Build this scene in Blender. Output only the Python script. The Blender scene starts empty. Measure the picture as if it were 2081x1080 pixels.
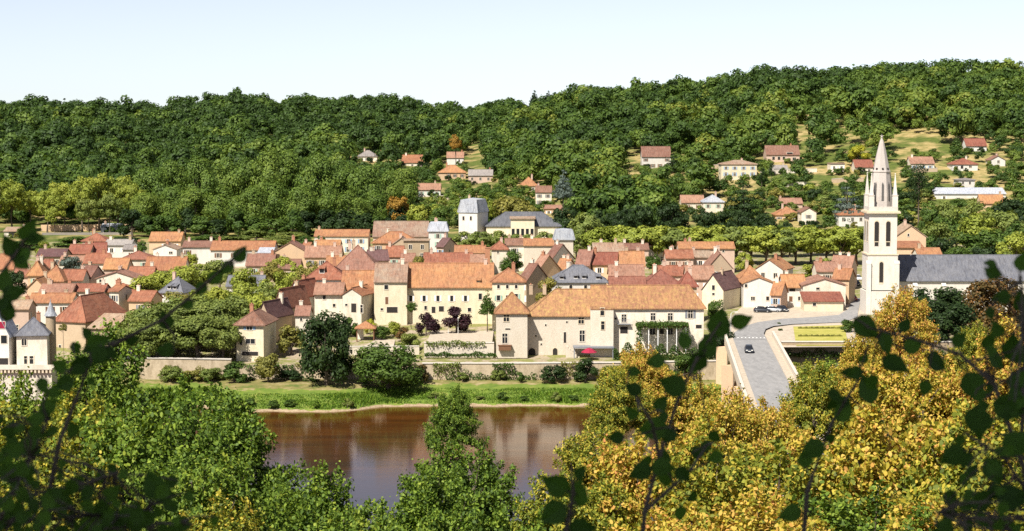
import bpy, math, random
import numpy as np
from mathutils import Vector, Matrix
R = math.radians
S = bpy.context.scene
COL = S.collection
F = 3900.0; CX = 1040.5; CY = 540.0; HC = 60.0
PITCH = math.atan((540-232)/F)
# ---------------------------------------------------------------- camera, sky, sun, exposure
cam = bpy.data.objects.new('camera', bpy.data.cameras.new('camera')); COL.objects.link(cam)
cam.location = (0, 0, HC); cam.rotation_euler = (math.pi/2-PITCH, 0, 0)
cam.data.sensor_width = 36; cam.data.lens = 36*F/2081; cam.data.clip_end = 9000; cam.data.clip_start = .3
cam.data.dof.use_dof = True; cam.data.dof.focus_distance = 450; cam.data.dof.aperture_fstop = 7.5
S.camera = cam
SUN_EL = R(50); SUN_AZ = R(-148)            # azimuth from +Y towards +X : behind the camera, to its left
W = bpy.data.worlds.new('World'); S.world = W; W.use_nodes = True
nt = W.node_tree
sky = nt.nodes.new('ShaderNodeTexSky'); sky.sky_type = 'NISHITA'; sky.sun_disc = False
sky.sun_elevation = SUN_EL; sky.sun_rotation = SUN_AZ; sky.altitude = 2000
sky.air_density = 0.8; sky.dust_density = 0.6; sky.ozone_density = 4.0
bg = nt.nodes['Background']; bg.inputs[1].default_value = 0.074
hsv = nt.nodes.new('ShaderNodeHueSaturation'); hsv.inputs['Saturation'].default_value = .5; hsv.inputs['Hue'].default_value = .515
nt.links.new(sky.outputs[0], hsv.inputs['Color']); nt.links.new(hsv.outputs[0], bg.inputs[0])
sl = bpy.data.lights.new('sun', 'SUN'); sl.energy = 4.7; sl.angle = R(.5); sl.color = (1, .95, .86)
sun = bpy.data.objects.new('sun', sl); COL.objects.link(sun)
sd = Vector((math.sin(SUN_AZ)*math.cos(SUN_EL), math.cos(SUN_AZ)*math.cos(SUN_EL), math.sin(SUN_EL)))
sun.rotation_euler = sd.to_track_quat('Z', 'Y').to_euler(); sun.location = (-100, -100, 300)
S.view_settings.view_transform = 'Standard'; S.view_settings.look = 'None'
S.view_settings.exposure = 0.85; S.view_settings.gamma = 1.0
S.render.engine = 'CYCLES'
S.cycles.max_bounces = 5; S.cycles.diffuse_bounces = 3; S.cycles.glossy_bounces = 2; S.cycles.transmission_bounces = 3
S.cycles.use_denoising = False
# ---------------------------------------------------------------- projection helpers
cp, sp = math.cos(PITCH), math.sin(PITCH)
def ray(px, py):
    a = (px-CX)/F; b = (CY-py)/F
    return Vector((a, cp+b*sp, -sp+b*cp))
def at(px, py, Y):                            # point of the pixel's sight line at distance Y
    d = ray(px, py); k = Y/d.y
    return Vector((d.x*k, Y, HC+d.z*k))
def proj(x, y, z):
    z = z-HC; f = y*cp-z*sp; u = y*sp+z*cp
    return CX+F*x/f, CY-F*u/f
def ppm(Y): return F/Y
ip = np.interp
def sst(t): t = np.clip(t, 0, 1); return t*t*(3-2*t)
RU = [-600,0,200,330,400,480,560,700,830,900,960,1000,1100,1180,1300,1380,1450,1540,1600,1700,1900,2081,2700]
RV = [215,212,215,222,206,200,212,199,209,222,224,216,213,186,183,170,172,150,150,146,136,143,150]
def bankY(x):
    u = x/391*F+CX
    return 391.5-7.5*sst((u-380)/90)*(1-sst((u-690)/110))+.5*np.sin(x*.35)+.35*np.sin(x*.9+1)
def ground(x, y):
    x = np.asarray(x, float); y = np.asarray(y, float)
    u = x/np.maximum(y, 60)*F+CX
    bl = ip(y, [-200,-10,0,12,200,216], [62,58.2,57.6,53.6,1.5,-2.5])
    t = y-bankY(x)
    bk = ip(t, [-6,0,1.2,3,8,13,17], [-2.5,-.06,.35,.95,2.4,3.1,3.4])
    tw = ip(y, [408,418,445,500,550,600,650,700,760,900], [6.5,6.8,10.3,11.6,12.3,13,13.6,14.2,15,15])
    ter = (x > -19.6)*(x < -4.2)*sst((y-418)/.5)*(1-sst((y-445)/15))
    tw = tw*(1-ter)+ter*np.maximum(tw, 9.85)
    pl = sst((x-46)/3)
    tw = tw*(1-pl)+pl*np.maximum(tw, 11.45)
    st = sst((y-407.7)/.6); st = np.maximum(st, (x > 47)*sst((y-401)/.6))
    z = bk*(1-st)+tw*st
    Ys = ip(u, [-500,0,850,1000,2081], [790,790,770,705,690]); Yr = ip(u, [-500,0,900,1000,1400,2081], [1350,1350,1380,1380,1250,1150])
    rv = ip(u, RU, RV); Hr = 60+(232-rv)*Yr/F-11.5
    tt = (y-Ys)/(Yr-Ys); tc = np.clip(tt, 0, 1)
    hz = tw+(Hr-tw)*(.38*tc+.62*sst(tc))
    hz = hz-np.clip(y-Yr, 0, 400)*.03
    hz = hz+sst((y-2200)/1200)*(70-Hr)*.85
    z = np.where(y > Ys, hz, z)
    return np.where(y < 230, bl, z)
def gz(x, y): return float(ground(x, y))
def hit(px, py):                              # where the sight line meets the ground
    d = ray(px, py); Y = np.arange(400, 1500, 1.0)
    z = HC+d.z*Y/d.y; g = ground(d.x*Y/d.y, Y)
    k = np.nonzero(g >= z)[0]
    Yh = Y[k[0]] if len(k) else 1300.
    return at(px, py, Yh)
# ---------------------------------------------------------------- materials
MATS = {}
class NT:
    def __init__(s, name):
        s.m = bpy.data.materials.new(name); s.m.use_nodes = True; s.t = s.m.node_tree; s.b = s.t.nodes['Principled BSDF']
        s.b.inputs['Roughness'].default_value = .85; s.b.inputs['Specular IOR Level'].default_value = .2
        MATS[name] = s.m
    def n(s, typ, **kw):
        nd = s.t.nodes.new(typ)
        for k, v in kw.items(): setattr(nd, k, v)
        return nd
    def l(s, a, b): s.t.links.new(a, b)
    def co(s, kind='Object', scale=(1,1,1)):
        if kind == 'World': o = s.n('ShaderNodeNewGeometry').outputs['Position']
        else: o = s.n('ShaderNodeTexCoord').outputs[kind]
        mp = s.n('ShaderNodeMapping'); mp.inputs['Scale'].default_value = scale; s.l(o, mp.inputs[0]); return mp.outputs[0]
    def noise(s, c, sc, det=4, rough=.6):
        n = s.n('ShaderNodeTexNoise'); n.inputs['Scale'].default_value = sc; n.inputs['Detail'].default_value = det
        n.inputs['Roughness'].default_value = rough; s.l(c, n.inputs['Vector']); return n.outputs['Fac']
    def ramp(s, f, stops):
        r = s.n('ShaderNodeValToRGB'); e = r.color_ramp.elements
        while len(e) < len(stops): e.new(.5)
        for q, (p, c) in zip(e, stops): q.position = p; q.color = (*c, 1)
        s.l(f, r.inputs[0]); return r.outputs[0]
    def mix(s, f, a, b, typ='MIX'):
        m = s.n('ShaderNodeMix', data_type='RGBA', blend_type=typ)
        for sock, v in ((m.inputs[0], f), (m.inputs[6], a), (m.inputs[7], b)):
            if isinstance(v, (int, float)): sock.default_value = v
            elif isinstance(v, tuple): sock.default_value = (*v, 1)
            else: s.l(v, sock)
        return m.outputs[2]
    def math(s, op, a, b=0.0, c=None):
        m = s.n('ShaderNodeMath', operation=op)
        for i, v in enumerate((a, b, c)):
            if v is None: continue
            if isinstance(v, (int, float)): m.inputs[i].default_value = v
            else: s.l(v, m.inputs[i])
        return m.outputs[0]
    def bump(s, h, st=.4, d=.1):
        b = s.n('ShaderNodeBump'); b.inputs['Strength'].default_value = st; b.inputs['Distance'].default_value = d
        s.l(h, b.inputs['Height']); s.l(b.outputs[0], s.b.inputs['Normal'])
    def col(s, c):
        if isinstance(c, tuple): s.b.inputs['Base Color'].default_value = (*c, 1)
        else: s.l(c, s.b.inputs['Base Color'])
def sc3(c, k): return tuple(min(1, v*k) for v in c)
def plain(name, c, rough=.8, spec=.2, metal=0.):
    a = NT(name); n = a.noise(a.co(), 2.5); a.col(a.ramp(n, [(.3, sc3(c, .85)), (.7, sc3(c, 1.12))]))
    a.b.inputs['Roughness'].default_value = rough; a.b.inputs['Specular IOR Level'].default_value = spec; a.b.inputs['Metallic'].default_value = metal
    return a.m
def roofmat(name, base, alt, lich, la=.35):
    a = NT(name); w = a.co('World'); o = a.co('Object')
    rnd = a.n('ShaderNodeObjectInfo').outputs['Random']
    big = a.noise(w, .22, 4, .65); mid = a.noise(w, 1.1, 4, .7); fin = a.noise(w, 5.5, 3, .7)
    c = a.mix(a.ramp(big, [(.35, (0,0,0)), (.65, (1,1,1))]), base, alt)
    c = a.mix(a.math('MULTIPLY', a.ramp(mid, [(.48, (0,0,0)), (.68, (1,1,1))]), la), c, lich)
    c = a.mix(1.0, c, a.ramp(fin, [(.25, (.5,.48,.48)), (.5, (.95,.95,.95)), (.78, (1.32,1.28,1.24))]), 'MULTIPLY')
    c = a.mix(1.0, c, a.ramp(a.noise(a.co('Object', (2.4,.5,.5)), 1.0, 4, .7), [(.3, (.62,.6,.6)), (.52, (1,1,1)), (.75, (1.2,1.17,1.13))]), 'MULTIPLY')
    hs = a.n('ShaderNodeHueSaturation'); a.l(c, hs.inputs['Color'])
    a.l(a.math('MULTIPLY_ADD', rnd, .3, .85), hs.inputs['Value']); a.l(a.math('MULTIPLY_ADD', rnd, .014, .493), hs.inputs['Hue'])
    a.col(hs.outputs[0])
    wv = a.n('ShaderNodeTexWave'); wv.bands_direction = 'Z'; wv.inputs['Scale'].default_value = 1.7; wv.inputs['Distortion'].default_value = .6
    a.l(o, wv.inputs['Vector'])
    a.bump(a.math('ADD', a.math('MULTIPLY', wv.outputs['Fac'], .6), fin), .55, .09)
    return a.m
roofmat('OR', (.37,.178,.083), (.3,.135,.075), (.38,.26,.15))
roofmat('RD', (.28,.108,.066), (.22,.082,.054), (.33,.2,.14))
roofmat('BR', (0.178,0.0857,0.0612), (0.217,0.114,0.0816), (0.238,0.18,0.153))
roofmat('PK', (.31,.165,.115), (.25,.13,.09), (.36,.26,.2))
roofmat('TN', (0.33,0.245,0.174), (0.297,0.18,0.122), (0.363,0.343,0.285))
roofmat('DR', (0.194,0.0744,0.0525), (0.242,0.102,0.072), (0.272,0.156,0.12))
roofmat('DB', (0.125,0.0694,0.0663), (0.151,0.0816,0.0765), (0.178,0.131,0.122))
roofmat('LC', (.28,.14,.08), (.35,.185,.09), (.42,.29,.1), .7)
roofmat('SL', (0.116,0.122,0.143), (0.15,0.153,0.17), (0.184,0.177,0.17))
roofmat('WS', (0.34,0.367,0.422), (0.408,0.422,0.449), (0.449,0.435,0.422))
roofmat('GY', (0.245,0.224,0.211), (0.286,0.258,0.238), (0.306,0.258,0.218))
def wallmat(name, base, stain, sa=.3, stone=False):
    a = NT(name); w = a.co('World'); rnd = a.n('ShaderNodeObjectInfo').outputs['Random']
    st = a.noise(a.co('World', (1,1,.35)), .8, 5, .7); fin = a.noise(w, 3.5, 5, .75)
    c = a.mix(a.math('MULTIPLY', a.ramp(st, [(.42, (0,0,0)), (.72, (1,1,1))]), sa), base, stain)
    c = a.mix(1.0, c, a.ramp(fin, [(.25, (.8,.78,.74)), (.55, (1,1,1)), (.85, (1.08,1.08,1.06))]), 'MULTIPLY')
    if stone:
        vo = a.n('ShaderNodeTexVoronoi'); vo.inputs['Scale'].default_value = 2.6; a.l(a.co('World', (1,1,1.7)), vo.inputs['Vector'])
        c = a.mix(.45, c, a.mix(1.0, c, a.ramp(vo.outputs['Distance'], [(.0, (1.15,1.1,1.05)), (.45, (.7,.66,.6))]), 'MULTIPLY'))
    hs = a.n('ShaderNodeHueSaturation'); a.l(c, hs.inputs['Color']); a.l(a.math('MULTIPLY_ADD', rnd, .2, .88), hs.inputs['Value'])
    a.col(hs.outputs[0]); a.bump(fin, .35, .05)
    return a.m
wallmat('CR', (.7,.635,.53), (0.426,0.328,0.221), .5); wallmat('WH', (0.656,0.623,0.574), (0.508,0.451,0.377), .5)
wallmat('YE', (.69,.61,.45), (0.451,0.369,0.23), .5); wallmat('ST', (0.426,0.336,0.23), (0.295,0.23,0.156), .5, True)
wallmat('TA', (0.451,0.344,0.238), (0.328,0.246,0.164), .4); wallmat('PI', (0.541,0.394,0.312), (0.41,0.303,0.238), .5); wallmat('PE', (0.607,0.426,0.271), (0.476,0.344,0.246), .5)
wallmat('CH', (.63,.59,.53), (.45,.39,.31), .4); wallmat('SP', (.47,.42,.38), (.36,.32,.29), .5); wallmat('QS', (.58,.48,.35), (.27,.21,.13), .75, True); wallmat('CS', (.69,.625,.53), (.52,.44,.34), .4, True); wallmat('GS', (0.344,0.312,0.279), (0.246,0.221,0.205), .5, True)
plain('glass', (.018,.02,.024), .15, .5); plain('frame', (.62,.55,.45)); plain('wood', (.16,.08,.045)); plain('blue', (.25,.36,.5)); plain('green', (.3,.45,.36))
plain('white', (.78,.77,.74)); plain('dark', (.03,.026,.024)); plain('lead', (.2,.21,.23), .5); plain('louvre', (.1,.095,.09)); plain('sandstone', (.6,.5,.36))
plain('red', (.3,.02,.05)); plain('tyre', (.02,.02,.02)); plain('metal', (.35,.35,.36), .4, .5, .6); plain('purlin', (.12,.07,.045)); plain('brick', (.36,.17,.1))
plain('kerb', (.55,.5,.44)); plain('line', (.78,.77,.74)); plain('paint_dark', (.03,.035,.045), .25, .5); plain('paint_silver', (.42,.44,.46), .3, .5); plain('paint_red', (.38,.03,.025), .25, .5)
plain('paint_blue', (.04,.13,.35), .25, .5); plain('paint_white', (.75,.75,.75), .3, .5); plain('lamp', (.8,.78,.7), .2, .6); plain('taillight', (.4,.02,.02), .3, .5)
plain('hull', (.5,.12,.08), .4, .4)
a = NT('bark'); n = a.noise(a.co('Object', (3,3,.6)), 6, 4); a.col(a.ramp(n, [(.3, (.06,.045,.033)), (.7, (.17,.135,.1))])); a.bump(n, .6, .05)
def leafmat(name, stops, attr=None, trans=.28, var=.35):
    a = NT(name)
    g = a.n('ShaderNodeNewGeometry')
    ri = g.outputs['Random Per Island']
    if attr: t = a.n('ShaderNodeAttribute', attribute_name=attr).outputs['Fac']
    else: t = a.n('ShaderNodeObjectInfo').outputs['Random']
    if not attr:
        cl = a.n('ShaderNodeAttribute', attribute_name='tint').outputs['Fac']; t = a.math('ADD', a.math('MULTIPLY', t, .5), a.math('MULTIPLY', cl, .5))
    f = a.math('ADD', a.math('MULTIPLY', t, 1-var), a.math('MULTIPLY', ri, var))
    c = a.ramp(f, stops)
    k_ = .1 if attr else .22; c = a.mix(1.0, c, a.ramp(ri, [(0, (1-k_,)*3), (1, (1+k_,)*3)]), 'MULTIPLY')
    a.col(c); a.b.inputs['Roughness'].default_value = .6; a.b.inputs['Specular IOR Level'].default_value = .25
    tr = a.n('ShaderNodeBsdfTranslucent'); a.l(a.mix(1.0, c, (1.25,1.25,.6), 'MULTIPLY'), tr.inputs[0])
    ms = a.n('ShaderNodeMixShader'); ms.inputs[0].default_value = trans
    a.l(a.b.outputs[0], ms.inputs[1]); a.l(tr.outputs[0], ms.inputs[2])
    a.l(ms.outputs[0], a.t.nodes['Material Output'].inputs[0])
    return a.m
leafmat('Lforest', [(0,(.028,.056,.012)),(.3,(.055,.1,.016)),(.6,(.105,.16,.024)),(.88,(.17,.215,.032)),(1,(.24,.22,.04))], 'tint', .28, .25)
leafmat('Lwood', [(0,(.028,.056,.012)),(.3,(.055,.1,.016)),(.6,(.105,.16,.024)),(.88,(.17,.215,.032)),(1,(.24,.22,.04))], None, .28, .25)
leafmat('Ledge', [(0,(.055,.105,.017)),(.5,(.11,.17,.026)),(1,(.18,.225,.035))])
leafmat('Lgreen', [(0,(0.034,0.068,0.0119)),(.5,(0.0638,0.111,0.017)),(1,(0.0935,0.145,0.0221))])
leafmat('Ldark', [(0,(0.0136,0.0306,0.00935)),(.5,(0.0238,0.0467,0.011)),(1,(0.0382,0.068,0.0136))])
leafmat('Llime', [(0,(.17,.215,.03)),(.5,(.24,.28,.04)),(1,(.33,.34,.05))])
leafmat('Lplane', [(0,(.11,.15,.033)),(.5,(.155,.195,.042)),(1,(.21,.235,.05))])
leafmat('Lolive', [(0,(.14,.145,.03)),(.5,(.2,.19,.04)),(1,(.27,.23,.05))])
leafmat('Lgold', [(0,(.08,.11,.016)),(.2,(.22,.23,.024)),(.45,(.45,.36,.04)),(.66,(.54,.37,.07)),(.85,(.5,.24,.07)),(1,(.32,.1,.05))], None, .3, .68)
leafmat('Lgoldgreen', [(0,(.05,.08,.014)),(.3,(.12,.165,.02)),(.6,(.26,.27,.03)),(.82,(.44,.35,.045)),(1,(.46,.25,.06))], None, .3, .66)
leafmat('Lfresh', [(0,(.035,.07,.012)),(.4,(.1,.17,.02)),(.75,(.2,.27,.032)),(1,(.34,.33,.045))], None, .32, .6)
leafmat('Lautumn', [(0,(0.187,0.111,0.017)),(.5,(0.289,0.17,0.0255)),(1,(0.357,0.17,0.0255))])
leafmat('Lrust', [(0,(0.051,0.051,0.017)),(.5,(0.111,0.0765,0.0213)),(1,(0.187,0.085,0.0255))], None, .28, .7)
leafmat('Lpurple', [(0,(0.017,0.0068,0.0102)),(.5,(0.0298,0.0102,0.0153)),(1,(0.0425,0.0153,0.0187))])
leafmat('Lblue', [(0,(0.085,0.119,0.102)),(.5,(0.119,0.153,0.128)),(1,(0.153,0.187,0.153))])
leafmat('Lyellow', [(0,(0.255,0.272,0.017)),(.5,(0.323,0.323,0.0255)),(1,(0.383,0.357,0.034))])
leafmat('Lshade', [(0,(.035,.085,.011)),(.5,(.065,.135,.017)),(1,(.11,.2,.025))], None, .4)
leafmat('Lgrass', [(0,(.06,.13,.012)),(.5,(.11,.2,.018)),(1,(.2,.27,.03))], None, .3, .8)
# ground by height and place: sand at the water, grass on the bank, pale gravel in town, dry grass on the hills
a = NT('earth'); w = a.co('World'); sx = a.n('ShaderNodeSeparateXYZ'); a.l(w, sx.inputs[0])
n1 = a.noise(w, .35, 5, .65); n2 = a.noise(w, .05, 4); n3 = a.noise(w, 2.2, 4, .7)
gr = a.ramp(n1, [(.3, (.08,.13,.02)), (.55, (.14,.19,.03)), (.75, (.24,.23,.06))])
sand = a.ramp(n3, [(.3, (.2,.13,.07)), (.7, (.42,.33,.22))])
dry = a.ramp(n1, [(.35, (.1,.13,.03)), (.52, (.2,.17,.06)), (.7, (.32,.26,.14))])
town = a.mix(a.ramp(n1, [(.42, (0,0,0)), (.52, (1,1,1))]), a.ramp(n3, [(.3, (.26,.2,.13)), (.7, (.4,.33,.24))]), a.ramp(n3, [(.3, (.13,.15,.035)), (.7, (.26,.24,.09))]))
hdry = a.ramp(n1, [(.3, (.15,.15,.045)), (.5, (.33,.25,.1)), (.7, (.42,.32,.16))])
hill = a.mix(a.ramp(n2, [(.46, (0,0,0)), (.58, (1,1,1))]), a.ramp(n1, [(.3, (.05,.07,.015)), (.7, (.13,.16,.03))]), hdry)
zz = a.math('ADD', sx.outputs[2], a.math('MULTIPLY_ADD', n1, 1.2, -.6))
c = a.mix(a.math('GREATER_THAN', zz, .3), sand, gr)
c = a.mix(a.math('GREATER_THAN', zz, 2.95), c, dry)
c = a.mix(a.math('GREATER_THAN', sx.outputs[2], 5.2), c, town)
c = a.mix(a.math('GREATER_THAN', a.math('MULTIPLY_ADD', n2, 60, sx.outputs[1]), 715), c, hill)
c = a.mix(a.math('LESS_THAN', sx.outputs[1], 230), c, (.06,.065,.02))
a.col(c); a.bump(n3, .4, .1)
a = NT('water_mat'); w = a.co('World', (.35,1.3,1)); n = a.noise(w, 1.6, 4, .6); n2 = a.noise(a.co('World', (.05,.22,1)), .8, 3)
sxy = a.n('ShaderNodeSeparateXYZ'); a.l(a.n('ShaderNodeNewGeometry').outputs['Position'], sxy.inputs[0]); mr = a.n('ShaderNodeMapRange'); mr.inputs['From Min'].default_value = 292; mr.inputs['From Max'].default_value = 376; a.l(a.math('MULTIPLY_ADD', n2, 30, a.math('SUBTRACT', sxy.outputs[1], 15)), mr.inputs[0])
a.col(a.mix(mr.outputs[0], (.03,.022,.02), a.ramp(n2, [(.3, (.055,.02,.004)), (.7, (.105,.039,.008))]))); a.b.inputs['Roughness'].default_value = .07; a.b.inputs['Specular IOR Level'].default_value = .38; a.b.inputs['IOR'].default_value = 1.33
a.bump(a.math('ADD', a.math('MULTIPLY', n, .5), n2), .065, .3)
a = NT('asphalt'); n = a.noise(a.co('World', (1,.25,1)), 1.2, 5, .7); a.col(a.ramp(n, [(.3, (.21,.205,.2)), (.7, (.31,.3,.29))]))
a = NT('paving'); n = a.noise(a.co('World'), .9, 6, .75); a.col(a.ramp(n, [(.3, (.34,.28,.21)), (.7, (.54,.46,.36))]))
a = NT('lawn_mat'); n = a.noise(a.co('World', (.5,1.6,1)), .8, 5, .7); a.col(a.ramp(n, [(.3, (.24,.25,.04)), (.5, (.36,.33,.07)), (.7, (.5,.42,.14))]))
M = MATS
# ---------------------------------------------------------------- object helpers
def tag(o, label=None, cat=None, group=None, kind=None, category=None):
    cat = cat or category
    for k, v in (('label', label), ('category', cat), ('group', group), ('kind', kind)):
        if v: o[k] = v
    return o
def empty(name, loc, rz=0, **k):
    o = bpy.data.objects.new(name, None); COL.objects.link(o); o.location = loc; o.rotation_euler = (0, 0, rz); o.empty_display_size = .5
    return tag(o, **k)
class MB:
    def __init__(s): s.v = []; s.f = []; s.m = []
    def add(s, vs, fs, mi=0):
        k = len(s.v); s.v += [tuple(v) for v in vs]; s.f += [tuple(i+k for i in f) for f in fs]; s.m += [mi]*len(fs); return s
    def prism(s, top, bot, mi=0):             # two matching rings
        n = len(top)
        return s.add(list(bot)+list(top), [tuple(range(n-1, -1, -1)), tuple(range(n, 2*n))]+[(i, (i+1)%n, n+(i+1)%n, n+i) for i in range(n)], mi)
    def box(s, x0, x1, y0, y1, z0, z1, mi=0):
        return s.prism([(x0,y0,z1),(x1,y0,z1),(x1,y1,z1),(x0,y1,z1)], [(x0,y0,z0),(x1,y0,z0),(x1,y1,z0),(x0,y1,z0)], mi)
    def slab(s, poly, t, mi=0):
        return s.prism(poly, [(x,y,z-t) for x,y,z in poly], mi)
    def lathe(s, cx, cy, prof, n=12, mi=0, ph=0):
        vs = []; fs = []
        for r, z in prof: vs += [(cx+r*math.cos(ph+2*math.pi*i/n), cy+r*math.sin(ph+2*math.pi*i/n), z) for i in range(n)]
        for j in range(len(prof)-1):
            fs += [(j*n+i, j*n+(i+1)%n, (j+1)*n+(i+1)%n, (j+1)*n+i) for i in range(n)]
        fs += [tuple(range(n-1,-1,-1)), tuple((len(prof)-1)*n+i for i in range(n))]
        return s.add(vs, fs, mi)
    def tube(s, pts, rs, n=6, mi=0):
        vs = []; fs = []; P = [Vector(p) for p in pts]
        for i, p in enumerate(P):
            d = (P[min(i+1, len(P)-1)]-P[max(i-1, 0)]).normalized()
            a = d.orthogonal().normalized() if abs(d.z) > .95 else d.cross(Vector((0,0,1))).normalized(); b = d.cross(a)
            vs += [p+(a*math.cos(2*math.pi*k/n)+b*math.sin(2*math.pi*k/n))*rs[i] for k in range(n)]
        for j in range(len(P)-1): fs += [(j*n+k, j*n+(k+1)%n, (j+1)*n+(k+1)%n, (j+1)*n+k) for k in range(n)]
        fs += [tuple(range(n)), tuple((len(P)-1)*n+k for k in range(n-1,-1,-1))]
        return s.add(vs, fs, mi)
    def mesh(s, name, mats):
        me = bpy.data.meshes.new(name); me.from_pydata(s.v, [], s.f)
        for m in mats: me.materials.append(M[m])
        me.polygons.foreach_set('material_index', s.m); me.update(); return me
    def build(s, name, mats, parent=None, smooth=False):
        if isinstance(mats, str): mats = [mats]
        me = s.mesh(name, mats)
        if smooth: me.polygons.foreach_set('use_smooth', [True]*len(me.polygons))
        return link(name, me, parent)
def link(name, me, parent=None):
    o = bpy.data.objects.new(name, me); COL.objects.link(o); o.parent = parent; return o
def npmesh(name, co, k, mats, tint=None):  # co: (n*k,3), every k points one face
    me = bpy.data.meshes.new(name); nv = len(co); nf = nv//k
    me.vertices.add(nv); me.vertices.foreach_set('co', co.astype(np.float32).ravel())
    me.loops.add(nv); me.loops.foreach_set('vertex_index', np.arange(nv, dtype=np.int32))
    me.polygons.add(nf); me.polygons.foreach_set('loop_start', np.arange(nf, dtype=np.int32)*k)
    for m in mats: me.materials.append(M[m])
    me.update(calc_edges=True)
    if tint is not None: me.attributes.new('tint', 'FLOAT', 'FACE').data.foreach_set('value', tint.astype(np.float32))
    return me
# ---------------------------------------------------------------- ground, water
def make_ground():
    ys = np.concatenate([np.arange(-80, 200, 10), np.arange(200, 378, 12), np.arange(378, 407, .8), np.arange(407, 409.2, .15), np.arange(409.5, 417, 1.2), np.arange(417.5, 419.4, .2), np.arange(420, 460, 3), np.arange(460, 760, 8), np.arange(760, 1500, 14), np.arange(1500, 5200, 120)])
    ss = np.linspace(-1, 1, 260); hw = 170+.33*np.maximum(ys, 0)
    X = hw[:, None]*ss[None, :]; Y = np.repeat(ys[:, None], len(ss), 1); Z = ground(X, Y)
    rng = np.random.default_rng(3); Z = Z+rng.normal(0, .06, Z.shape)*((Y > 392) & (Y < 406))
    me = bpy.data.meshes.new('ground'); nr, nc = X.shape
    v = np.stack([X, Y, Z], -1).reshape(-1, 3)
    i = (np.arange(nr-1)[:, None]*nc+np.arange(nc-1)[None, :]).ravel()
    f = np.stack([i, i+1, i+nc+1, i+nc], 1)
    me.from_pydata(v.tolist(), [], f.tolist()); me.materials.append(M['earth']); me.update()
    o = link('ground', me); tag(o, kind='structure')
    b = MB(); b.add([(-520,150,0),(520,150,0),(520,394,0),(-520,394,0)], [(0,1,2,3)])
    tag(b.build('river_water', 'water_mat'), kind='structure')
make_ground()
# ---------------------------------------------------------------- houses
rnd = random.Random(11)
RECTS = []                                     # (xL, xR, yTop, yBottom, Y) seen parts of houses: the trees leave these clear
def window(parent, face, w, d, u, z, ww, hh, kind='w', shut=None):
    if face == 'F': o = Vector((u, -d/2, z)); ux = Vector((1,0,0)); n = Vector((0,-1,0))
    elif face == 'R': o = Vector((w/2, u, z)); ux = Vector((0,1,0)); n = Vector((1,0,0))
    else: o = Vector((-w/2, u, z)); ux = Vector((0,-1,0)); n = Vector((-1,0,0))
    uz = Vector((0,0,1))
    def bx(b, u0, u1, n0, n1, z0, z1, mi):
        c = [o+ux*a+n*q+uz*h for h in (z0, z1) for a, q in ((u0,n1),(u1,n1),(u1,n0),(u0,n0))]
        b.prism(c[4:], c[:4], mi)
    b = MB(); g = ww/2; h = hh/2; t = .13
    if kind == 'a':                            # round-headed opening
        pts = [(-g,-h),(g,-h)]+[(g*math.cos(k*math.pi/6), h-g+g*math.sin(k*math.pi/6)) for k in range(7)]
        ring = lambda s, q: [o+ux*(a*s)+n*q+uz*(c*s) for a, c in pts]
        b.prism(ring(1.14, .06), ring(1.14, -.05), 0); b.prism(ring(1, .07), ring(1, -.05), 1)
        return b.build('doorway', ['sandstone', 'dark'], parent)
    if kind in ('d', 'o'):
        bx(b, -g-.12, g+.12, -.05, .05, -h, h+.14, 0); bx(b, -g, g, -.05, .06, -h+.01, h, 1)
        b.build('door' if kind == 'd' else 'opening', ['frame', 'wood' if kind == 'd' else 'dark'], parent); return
    bx(b, -g, g, -.05, .012, -h, h, 1)
    for u0, u1, z0, z1 in ((-g-t, -g, -h-t, h+t), (g, g+t, -h-t, h+t), (-g, g, h, h+t), (-g, g, -h-t, -h)): bx(b, u0, u1, -.05, .09, z0, z1, 0)
    if ww > .9: bx(b, -.045, .045, -.05, .05, -h, h, 0)
    if hh > 1.5 or kind == 'x': bx(b, -g, -.046, -.05, .05, h*.25, h*.25+.09, 0); bx(b, .046, g, -.05, .05, h*.25, h*.25+.09, 0)
    b.build('window', ['sandstone' if kind == 'x' else 'frame', 'glass'], parent)
    if shut:
        for sgn in (-1, 1):
            b = MB(); c = sgn*(g+t+ww*.27); bx(b, c-ww*.25, c+ww*.25, -.02, .06, -h, h, 0)
            for q in range(4): bx(b, c-ww*.2, c+ww*.2, .06, .075, -h+hh*(q+.1)/4, -h+hh*(q+.75)/4, 0)
            b.build('shutter', shut, parent)
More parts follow.
